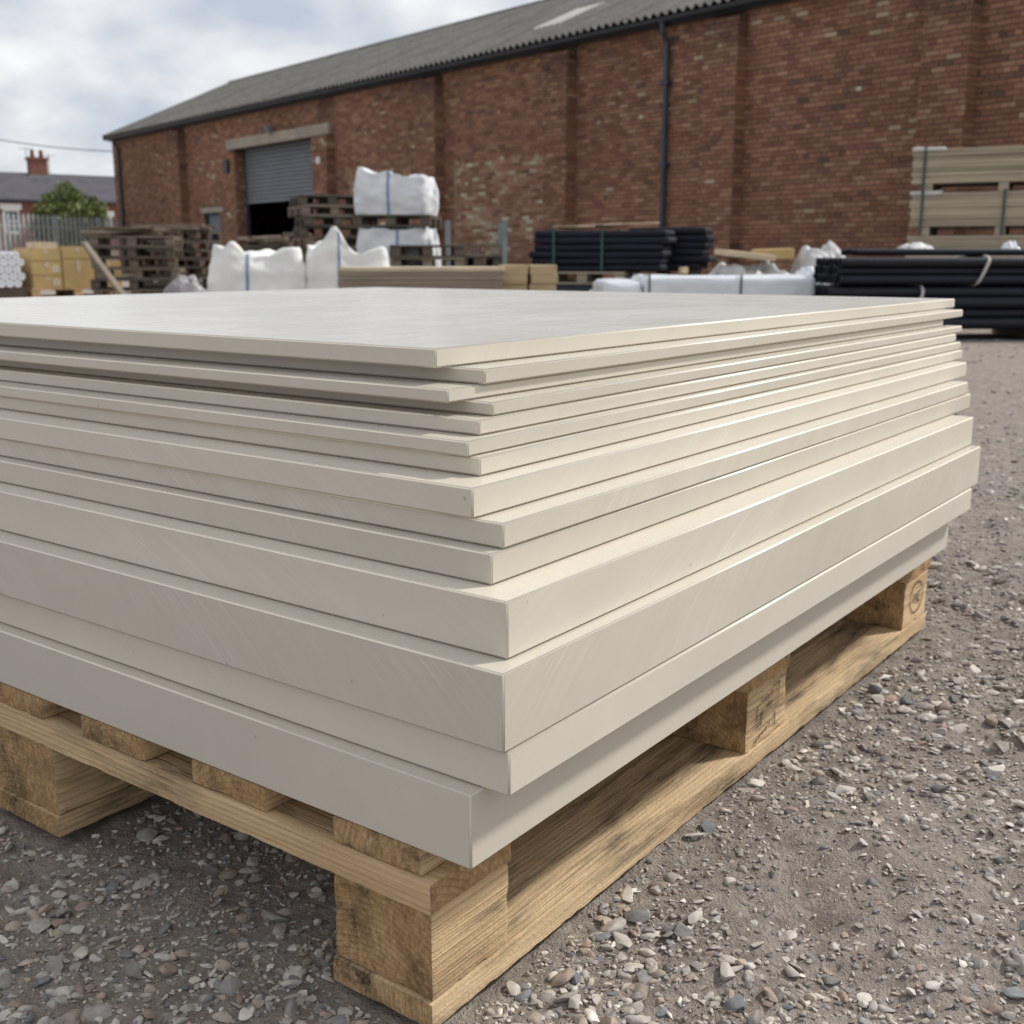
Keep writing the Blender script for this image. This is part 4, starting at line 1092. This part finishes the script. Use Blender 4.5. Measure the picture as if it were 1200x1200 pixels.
# cartons on a pallet, left of the yard
cw = at(36, 303, 16.6); cang = R(36)
pallet_stack(cw.x + .62 * math.cos(cang) - .5 * math.sin(cang) , cw.y + .62 * math.sin(cang) + .5 * math.cos(cang), 1, cang, 1.3, 1.05, [M['deal']], 'pale pallet under the tan cartons by the fence', None, 0.0)
def carton(x0, x1, y0, y1, z0, z1, mat, label):
    mb = MB(); mb.box(0, x1 - x0, 0, y1 - y0, 0, z1 - z0)
    p = Matrix.Rotation(cang, 3, 'Z') @ Vector((x0, y0, 0))
    root = empty('carton', (cw.x + p.x, cw.y + p.y, z0), cang, label, 'carton', 'tan cartons piled on one pallet')
    mb.build('carton_body', mat, root, bevel=.008)
    t = MB(); zt_ = z1 - z0
    t.box((x1 - x0) * .5 - .03, (x1 - x0) * .5 + .03, -.003, -.0006, zt_ * .55, zt_ - .012); t.build('tape', M['card_pale'], root)
    return root
CB = [(0, .42, 0, .5, .1455, .33, 'card', 'tan carton low on the shaded corner of the carton pallet'), (0, .42, 0, .5, .331, .53, 'card', 'tan carton with ring sticker, middle of the shaded corner column'),
      (0, .42, 0, .5, .531, .70, 'card', 'tan carton on top of the shaded corner column'), (.43, .88, 0, .5, .1455, .56, 'card', 'large tan carton in the middle of the carton pallet'),
      (.43, .88, 0, .5, .561, .74, 'card', 'flat tan carton on the large middle carton'), (.89, 1.27, 0, .5, .1455, .34, 'card', 'small tan carton at the open end of the carton pallet'),
      (.89, 1.27, 0, .5, .341, .53, 'card', 'small tan carton second up at the open end of the carton pallet'), (.0, .62, .52, 1.0, .1455, .72, 'card', 'tall tan carton at the back of the carton pallet near the white rolls'),
      (.63, 1.26, .52, 1.0, .1455, .66, 'card', 'tall tan carton at the back of the carton pallet near the plank'), (.03, .48, .03, .4, .741, .80, 'card_pale', 'flat pale carton lying on top of the carton pile')]
for c in CB:
    if c[7].startswith('flat pale'):
        c = (.06, .40, .05, .45, .701, .80, c[6], c[7])
    ro = carton(*c[:6], M[c[6]], c[7])
    if 'ring sticker' in c[7] or 'low on the shaded' in c[7]:
        mb = MB(); K = 18
        for k in range(K):
            mb.quad(*[((.33 + r_ * math.cos(2 * math.pi * q / K)), -.002, .09 + r_ * math.sin(2 * math.pi * q / K)) for q, r_ in ((k, .026), (k + 1, .026), (k + 1, .042), (k, .042))])
        mb.build('ring_sticker', M['sticker'], ro)
for k, (zq, lq) in enumerate(((.531, .36), (.605, .34))):
    p = Matrix.Rotation(cang, 3, 'Z') @ Vector((1.08, .25, 0))
    loose('timber_offcut', lq, .45, .07, M['plank'], (cw.x + p.x, cw.y + p.y, zq + .001), (0, 0, cang + .05 * k), ['pale timber offcut lying on the small cartons', 'pale timber offcut on top of the other offcut, over the small cartons'][k], 'timber')

# white pipes in a crib
wp = at(-14, 303, 16.2)
wr = empty('white_roll_bundle', (wp.x, wp.y, 0), R(40), 'bundle of white film wrapped rolls beside the tan cartons', 'roll bundle')
tm = MB(); tm.lathe([(0, .012), (.02, .012), (.022, 0), (.052, 0), (.055, .004), (.055, 2.4), (0, 2.4)], 14); tmm = tm.mesh('roll', smooth=False); tmm.materials.append(M['film'])
for r in range(5):
    for k in range(7): obj('roll', tmm, None, wr, (-.3 + k * .112 + (.056 if r % 2 else 0), 0, .22 + r * .098), (R(-90), 0, 0))
for y_ in (.3, 1.9):
    mb = MB(); mb.box(-.45, .6, y_, y_ + .1, 0, .16); mb.build('bearer', M['plank'], wr, bevel=.004)

# weathered pallets with a leaning plank, heap of film
p1 = at(150, 303, 16.0); pallet_stack(p1.x, p1.y + .4, 6, R(14), 1.12, .95, [M['old'], M['old2'], M['old']], 'weathered brown pallet in the stack with the plank leaning on it', 'pallets stacked behind the leaning plank', .05)
p2 = at(203, 303, 19.0); pallet_stack(p2.x, p2.y + .3, 7, R(-8), 1.2, 1.0, [M['old2']], 'dark weathered pallet in the stack before the blue grey side door', 'dark pallets stacked before the side door', .05)
for k in range(4):
    a = at(150 + 4 * k, 303, 18.2); loose('grey_plank', 1.15, .14, .04, M['old'], (a.x + .45, 18.6 + .17 * k, 7 * .1445 + .003 + (.045 if k % 2 else 0)), (0, .0, R(-8 + 3 * k)), 'grey plank lying on top of the dark pallets before the side door', 'plank', 'planks on the dark pallets')
for k in range(9):
    loose('weathered_plank', random.uniform(.7, 1.3), random.uniform(.09, .15), random.uniform(.025, .05), M['old'] if k % 2 else M['plank_dark'], (p1.x + random.uniform(-.2, .2), p1.y + .4 + random.uniform(-.4, .3), 6 * .1445 + .004 + .042 * (k // 3)), (random.uniform(-.03, .03), random.uniform(-.04, .04), R(14) + random.uniform(-.5, .5)), 'weathered plank lying loose on the pallets with the leaning plank', 'plank', 'loose planks on the weathered pallets')
for k in range(7):
    loose('weathered_plank', random.uniform(.8, 1.3), random.uniform(.09, .15), random.uniform(.03, .06), M['old2'], (p2.x + random.uniform(-.1, .4), p2.y - .55 + random.uniform(-.15, .1), .02 + .13 * k), (random.uniform(-.05, .05), random.uniform(-.05, .05), random.uniform(-.35, .25)), 'dark plank wedged in front of the dark pallets before the side door', 'plank', 'planks wedged before the dark pallets')
pa = at(98, 284, 15.1); pb = at(150, 353, 14.75); dv = pb - pa
mb = MB(); mb.box(0, dv.length, -.05, .05, -.018, .018)
q = dv.to_track_quat('X', 'Z').to_euler(); o = mb.build('leaning_plank', M['old'], None, pa, q, bevel=.004)
tag(o, 'grey brown plank leaning against the weathered brown pallets', 'plank')
a = at(215, 303, 14.6); crumple('film_heap', .62, .5, .36, 5, M['tarp_dark'], (a.x, a.y, 0), .3, 'heap of crumpled dirty plastic film beside the bulk bag', 'film')

# bulk bags
a = at(294, 303, 12.0); bulk_bag(.98, .9, .60, [(-.95, -.95, .15, .07), (-.55, -.95, .16, .09), (-.9, .9, .12, .15), (.85, -.9, .10, .16), (.9, .8, .06, .2), (.2, .95, .05, .2)], .46, 3, (a.x, a.y + .3, 0), R(12), 'open white bulk bag with ragged rim beside the dirty film', 'open white bulk bags', straps=(-.25, 1))
a = at(402, 303, 12.2); bulk_bag(.90, .9, .56, [(-.35, -.95, .34, .17), (-.95, -.6, .12, .10), (-.6, .9, .22, .2), (.8, -.9, .15, .15), (.9, .7, .10, .2)], .56, 9, (a.x, a.y + .3, 0), R(10), 'open white bulk bag with one tall peaked corner', 'open white bulk bags', straps=(-.25, 1))
a = at(465, 303, 14.4)
bulk_bag(.94, .9, .78, [(.9, .9, .02, .2), (-.9, -.9, .02, .2), (.9, -.9, .02, .2)], .78, 14, (a.x, a.y + .3, .145), R(-6), 'lower filled white bulk bag under another bulk bag', None, M['bag_cool'], (.1, 1))
pallet_stack(a.x, a.y + .3, 1, R(-6), 1.0, .95, [M['old2']], 'dark pallet under the two stacked bulk bags', None, 0)
bp = pallet_stack(a.x, a.y + .3, 1, R(-6), .96, .9, [M['old2']], 'dark pallet between the two stacked bulk bags', None, 0, .945)
bulk_bag(.92, .9, .44, [(-.9, -.95, .13, .13), (-.05, -.95, .09, .09), (-.8, .9, .1, .2), (.9, -.9, .05, .14), (.9, .9, .05, .2)], .43, 17, (a.x - .01, a.y + .3, bp + .001), R(-6), 'upper white bulk bag standing on top of another bulk bag', None, M['bag_cool'], (-.05, 1), .04)

# pallets and broken timber before the roller door
a = at(388, 303, 17.0); pallet_stack(a.x, a.y, 10, R(20), .95, .8, [M['old2'], M['old2'], M['old']], 'dark pallet in the tall stack before the roller door', 'tall stack of pallets before the roller door', .05)
a = at(328, 303, 18.2); tz = pallet_stack(a.x, a.y, 5, R(-12), 1.0, .9, [M['old2']], 'dark pallet in the low stack under the broken timber', 'low pallet stack under broken timber', .05)
for k in range(14):
    loose('broken_timber', random.uniform(.35, .9), random.uniform(.07, .14), random.uniform(.03, .07), M['old'] if k % 3 else M['plank'], (a.x + random.uniform(-.3, .3), a.y + random.uniform(-.35, .3), tz + .002 + .045 * (k // 3)), (random.uniform(-.05, .05), random.uniform(-.06, .06), random.uniform(-1, 1)), 'piece of broken timber on the low dark pallets before the roller door', 'timber', 'broken timber before the roller door')
# pallets by the steel post frames
a = at(502, 303, 13.9); pallet_stack(a.x, a.y, 5, R(6), .86, .8, [M['old2'], M['old']], 'brown black pallet in the stack between the bulk bags and the steel frame', 'pallets beside the steel post frame', .03)
a = at(557, 303, 14.0)
fr_ = empty('steel_post_frame', (a.x, a.y, 0), R(4), 'galvanised stacking frame with four upright posts', 'frame')
for sx_ in (-.33, .33):
    for sy_ in (-.4, .4):
        mb = MB(); mb.box(sx_ - .028, sx_ + .028, sy_ - .028, sy_ + .028, 0, 1.0); mb.box(sx_ - .05, sx_ + .05, sy_ - .05, sy_ + .05, 0.0, .012); mb.build('post', M['galv'], fr_)
for sy_ in (-.4, .4):
    mb = MB(); mb.box(-.30, .30, sy_ - .025, sy_ + .025, .1, .16); mb.build('base_rail', M['galv'], fr_)
for sx_ in (-.33, .33):
    mb = MB(); mb.box(sx_ - .022, sx_ + .022, -.37, .37, .1, .16); mb.build('base_rail', M['galv'], fr_)
pallet_stack(a.x, a.y, 4, R(4), .58, .72, [M['old2'], M['old']], 'short dark pallet held between the posts of the steel frame', 'pallets inside the steel frame', 0.0, .162)

# brown fibreboard and tan timber
a = at(492, 303, 9.0); pallet_stack(a.x, a.y + .35, 1, 0.03, 1.25, .8, [M['old']], 'pallet under the brown fibreboard sheets', None, 0)
for k in range(11):
    loose('fibreboard_sheet', 1.27, .85, .0315, M['fibre'] if k < 10 else M['card_pale'], (a.x + random.uniform(-.012, .012), a.y + .35 + random.uniform(-.012, .012), .1455 + k * .0325), (0, 0, .03 + random.uniform(-.008, .008)),
          (ORD[k] + ' brown fibreboard sheet, counting up, in the low pile behind the beige stack') if k < 10 else 'pale top sheet on the pile of brown fibreboard', 'fibreboard', 'brown fibreboard pile' if k < 10 else None, .003)
a = at(618, 303, 9.15); pallet_stack(a.x, a.y + .3, 1, 0.05, .5, .6, [M['old']], 'small pallet under the tan timber blocks', None, 0)
for r in range(5):
    for k in range(2):
        loose('timber_block', .215, .55, .073, M['tan_board'], (a.x - .112 + k * .226 + random.uniform(-.006, .006), a.y + .3 + random.uniform(-.02, .02), .1455 + r * .0745), (0, 0, .05 + random.uniform(-.015, .015)), 'tan timber block in the %s course up, on the side %s the brown fibreboard' % (ORD[r], 'away from' if k else 'next to'), 'timber', 'tan timber blocks')

# black wrapped packs on a pallet over black pipes
a = at(690, 303, 13.6); ba = R(-17)
def blk(lx_, ly_): return Vector((a.x, a.y, 0)) + Matrix.Rotation(ba, 3, 'Z') @ Vector((lx_, ly_, 0))
bp_ = blk(-.7, 0)
pr = MB(); pr.lathe([(.135, 0), (.135, 1.5), (.115, 1.5), (.115, 0), (.135, 0)], 20); prm = pr.mesh('black_pipe'); prm.materials.append(M['black_pipe'])
for k in range(3):
    q = blk(-.55, -.12 + k * .285); o = obj('black_pipe', prm, None, None, (q.x, q.y, .135), (0, R(90), ba)); tag(o, 'thick black plastic pipe lying under the black wrapped pack', 'pipe', 'thick black pipes under the wrapped pack')
pallet_stack(blk(-.05, .3).x, blk(-.05, .3).y, 1, ba, 1.0, .85, [M['plank']], 'pale pallet on the black pipes under the black wrapped pack', None, 0, .272)
pk = empty('black_wrapped_pack', (bp_.x, bp_.y, .4175), ba, 'long black plastic wrapped pack with two green straps', 'wrapped pack')
for k in range(6):
    obj('wrapped_layer', soft_mesh('wrapped_layer', 1.60 + random.uniform(-.05, .03), .84, .078, .02, .008, (1.6, 3, 6), 3 + k), M['black_wrap'], pk, (random.uniform(-.03, .03), random.uniform(-.015, .015), k * .079))
strap_loop('strap', .28, .85, 0.0, .48, .03, M['green_strap'], pk); strap_loop('strap', .86, .85, 0.0, .48, .03, M['green_strap'], pk)
q = blk(.75, .75); pallet_stack(q.x + .05, q.y + .3, 3, ba, .9, .7, [M['old2']], 'dark pallet under the black pack by the downpipe', 'pallets under the black pack by the downpipe', 0)
pk2 = empty('black_wrapped_pack', (q.x - .42, q.y + .05, .435), ba, 'short black plastic wrapped pack on pallets below the blue grey downpipe', 'wrapped pack')
for k in range(6):
    obj('wrapped_layer', soft_mesh('wrapped_layer', .93 + random.uniform(-.04, .03), .7, .082, .02, .008, (1.6, 3, 6), 30 + k), M['black_wrap'], pk2, (random.uniform(-.03, .03), random.uniform(-.015, .015), k * .083))
for k, (lx_, ly_, w_, d_2, rz) in enumerate(((-.28, .35, .5, .4, .3), (.05, .5, .55, .35, -.2), (.42, .4, .62, .5, .1))):
    q = blk(lx_, ly_); loose('cardboard_sheet', w_, d_2, .012, M['card_pale'], (q.x, q.y, .93 + .016 * k), (random.uniform(-.04, .06), random.uniform(-.05, .02), ba + rz), ['small cardboard sheet on the black pack above the first green strap', 'cardboard sheet in the middle of the black wrapped pack', 'wide cardboard sheet at the far end of the black wrapped pack'][k], 'cardboard', None, .003)
a2 = at(697, 303, 11.6); tb = MB(); tb.lathe([(0, 0), (.045, 0), (.05, .01), (.05, .20), (.042, .215), (.042, .235), (.046, .235), (.046, .26), (0, .262)], 16)
tag(tb.build('plastic_tub', M['white'], None, (a2.x, a2.y, .0), smooth=True), 'small white plastic tub standing before the black pipes', 'tub')
bpy.data.objects['plastic_tub'].location.z = 0.0

# white wrapped packs with straps
a = at(757, 303, 8.5)
for nm, x0_, lx_, lz_, s_, lb in (('l', -.30, .29, .405, 21, 'short white film wrapped pack at the end of the long white pack'), ('r', 0.0, 1.28, .437, 23, 'long white film wrapped pack with dark straps')):
    p_ = empty('white_wrapped_pack', (a.x + x0_, a.y + .02, 0), R(2), lb, 'wrapped pack')
    obj('wrap', soft_mesh('wrap', lx_, .8, lz_, .028, .012, (3, 4, 7), s_), M['film'], p_)
    if nm == 'r':
        strap_loop('strap', .03, .8, 0, lz_, .014, M['dark_strap'], p_, .014); strap_loop('strap', .71, .8, 0, lz_, .014, M['dark_strap'], p_, .014)
a = at(958, 303, 8.9); crumple('film_heap', .62, .7, .50, 31, M['film'], (a.x, a.y + .2, 0), 0, 'heap of crumpled white film at the end of the long white pack', 'film', None, 60, .7)
a = at(880, 303, 10.6); crumple('tarpaulin', 1.1, .9, .60, 34, M['tarp'], (a.x, a.y, 0), .2, 'crumpled grey tarpaulin under the loose cardboard', 'tarpaulin', None, 60, .45)
a = at(962, 303, 10.8); crumple('tarpaulin', .75, .9, .72, 37, M['tarp'], (a.x, a.y, 0), .2, 'crumpled grey tarpaulin heaped beside the black pipe bundles', 'tarpaulin', None, 60, .35)
a = at(872, 303, 10.5); loose('cardboard_sheet', .46, .35, .05, M['card_pale'], (a.x, a.y, .575), (.05, .10, .15), 'folded cardboard lying on the grey tarpaulin', 'cardboard')
a = at(905, 303, 10.8); loose('cardboard_sheet', .36, .3, .09, M['card'], (a.x, a.y, .565), (.02, -.03, -.1), 'flat cardboard box lying on the grey tarpaulin', 'cardboard')
a = at(806, 303, 8.9); loose('timber_offcut', .06, .05, .05, M['tan_board'], (a.x, a.y + .2, .452), (0, 0, .4), 'small tan wood offcut lying on the long white pack', 'timber')

# packs of grey sawn boards
a = at(1060, 303, 12.5); ga = R(-26)
def bpk(lx_, ly_): return Vector((a.x, a.y, 0)) + Matrix.Rotation(ga, 3, 'Z') @ Vector((lx_, ly_, 0))
bm_ = box_mesh('board', 3.0, .9, .038, M['boards'], .006)
zb = .0
PK = ['bottom pack of grey sawn boards behind the black pipes', 'second pack of grey sawn boards from the ground', 'grey sawn board pack strapped twice, second from the top', 'topmost pack of grey sawn boards with a white label']
for k in range(4):
    for j, lx_ in enumerate((.18, .92, 1.75, 2.7)):
        q = bpk(lx_, .45); o = loose('timber_bearer', .10, .9, .09, M['plank'], (q.x, q.y, zb), (0, 0, ga), 'grey timber bearer between the packs of sawn boards' if k else 'grey timber bearer on the ground under the sawn boards', 'timber', 'bearers between board packs' if k else 'bearers under the board packs')
    zb += .091
    q = bpk(random.uniform(-.02, .02), 0); pk = empty('board_pack', (q.x, q.y, zb), ga, PK[k], 'board pack')
    nl = 9 if k > 1 else 8
    for r in range(nl):
        obj('board', bm_, None, pk, (random.uniform(-.012, .012), random.uniform(-.01, .01), r * .0388))
    hz2 = nl * .0388
    if k >= 2:
        strap_loop('strap', .12, .9, -.09, hz2, .028, M['dark_strap'], pk, .016)
        if k == 2: strap_loop('strap', .92, .9, -.09, hz2, .028, M['dark_strap'], pk, .016)
        fm = soft_mesh('end_film', .34, .94, .05, .02, .004, (6, 6, 9), 50 + k); obj('end_film', fm, M['film_grey'], pk, (-.02, -.02, hz2 - .03))
    if k == 3:
        mb = MB(); mb.box(1.42, 1.55, -.016, -.0145, .20, .31); mb.build('label', M['sticker'], pk)
    zb += hz2 + .001

# black pipe bundles
a = at(976, 303, 8.15)
def bundle(x0_, z0_, rows, cols, r_, ln, label, strap_px, yoff=0.0, rot=0.0, zlab=None):
    root = empty('black_pipe_bundle', (a.x + x0_, a.y + yoff, z0_), rot, label, 'pipe bundle')
    mb = MB(); mb.lathe([(r_, 0), (r_, ln), (r_ * .8, ln), (r_ * .8, 0), (r_, 0)], 16); me = mb.mesh('pipe', smooth=True); me.set_sharp_from_angle(angle=R(50)); me.materials.append(M['black_pipe'])
    for q in range(rows):
        for k in range(cols - (q % 2)):
            obj('pipe', me, None, root, (random.uniform(-.012, .012), r_ + k * 2.02 * r_ + (q % 2) * r_, r_ + q * 1.76 * r_), (0, R(90), 0))
    H_ = 2 * r_ + (rows - 1) * 1.76 * r_; W2 = cols * 2.02 * r_
    if strap_px is not None:
        mb = MB(); pts = []
        K = 28
        for k in range(K + 1):
            w = 2 * math.pi * k / K; e = .42
            cy_ = math.copysign(abs(math.cos(w)) ** e, math.cos(w)); cz_ = math.copysign(abs(math.sin(w)) ** e, math.sin(w))
            pts.append((strap_px + .045 * cz_, W2 / 2 + (W2 / 2 + .011) * cy_, H_ / 2 + (H_ / 2 + .011) * cz_))
        mb.tube(pts, .012, 6, False); mb.build('strap', M['pale_strap'], root, smooth=True)
    return H_
for x_ in (.35, 1.1, 2.2):
    mb = MB(); mb.box(-.05, .05, -.02, .82, 0, .074); o = mb.build('timber_bearer', M['old'], None, (a.x + x_ + .45, a.y, 0), bevel=.004, bseg=1); tag(o, 'dark timber bearer on the ground under the black pipe bundles', 'timber', 'bearers under black pipes')
H1 = bundle(0.0, .075, 4, 10, .041, 3.2, 'lower bundle of long black plastic pipes on timber bearers', .62)
H2 = bundle(.06, .076 + H1 + .012, 3, 10, .034, 3.2, 'middle bundle of long black plastic pipes tied with a pale strap', 1.02, .03)
H3 = bundle(.20, .076 + H1 + H2 + .026, 1, 7, .024, 3.2, 'thin top row of black plastic pipes on the strapped bundle', None, .15)
zt_ = .076 + H1 + H2 + H3 + .024
q = at(1072, 303, 8.55); crumple('film_scrap', .26, .2, .05, 61, M['tarp'], (q.x, q.y, zt_), .3, 'scrap of grey film lying along the top row of black pipes', 'film', None, 30, .7)
q = at(1183, 303, 8.45); crumple('film_scrap', .10, .12, .06, 66, M['film'], (q.x, q.y, zt_), .3, 'knot of white film on the top row of black pipes', 'film', None, 30, .7)

scn.render.engine = 'CYCLES'
print('objects', len(bpy.data.objects))
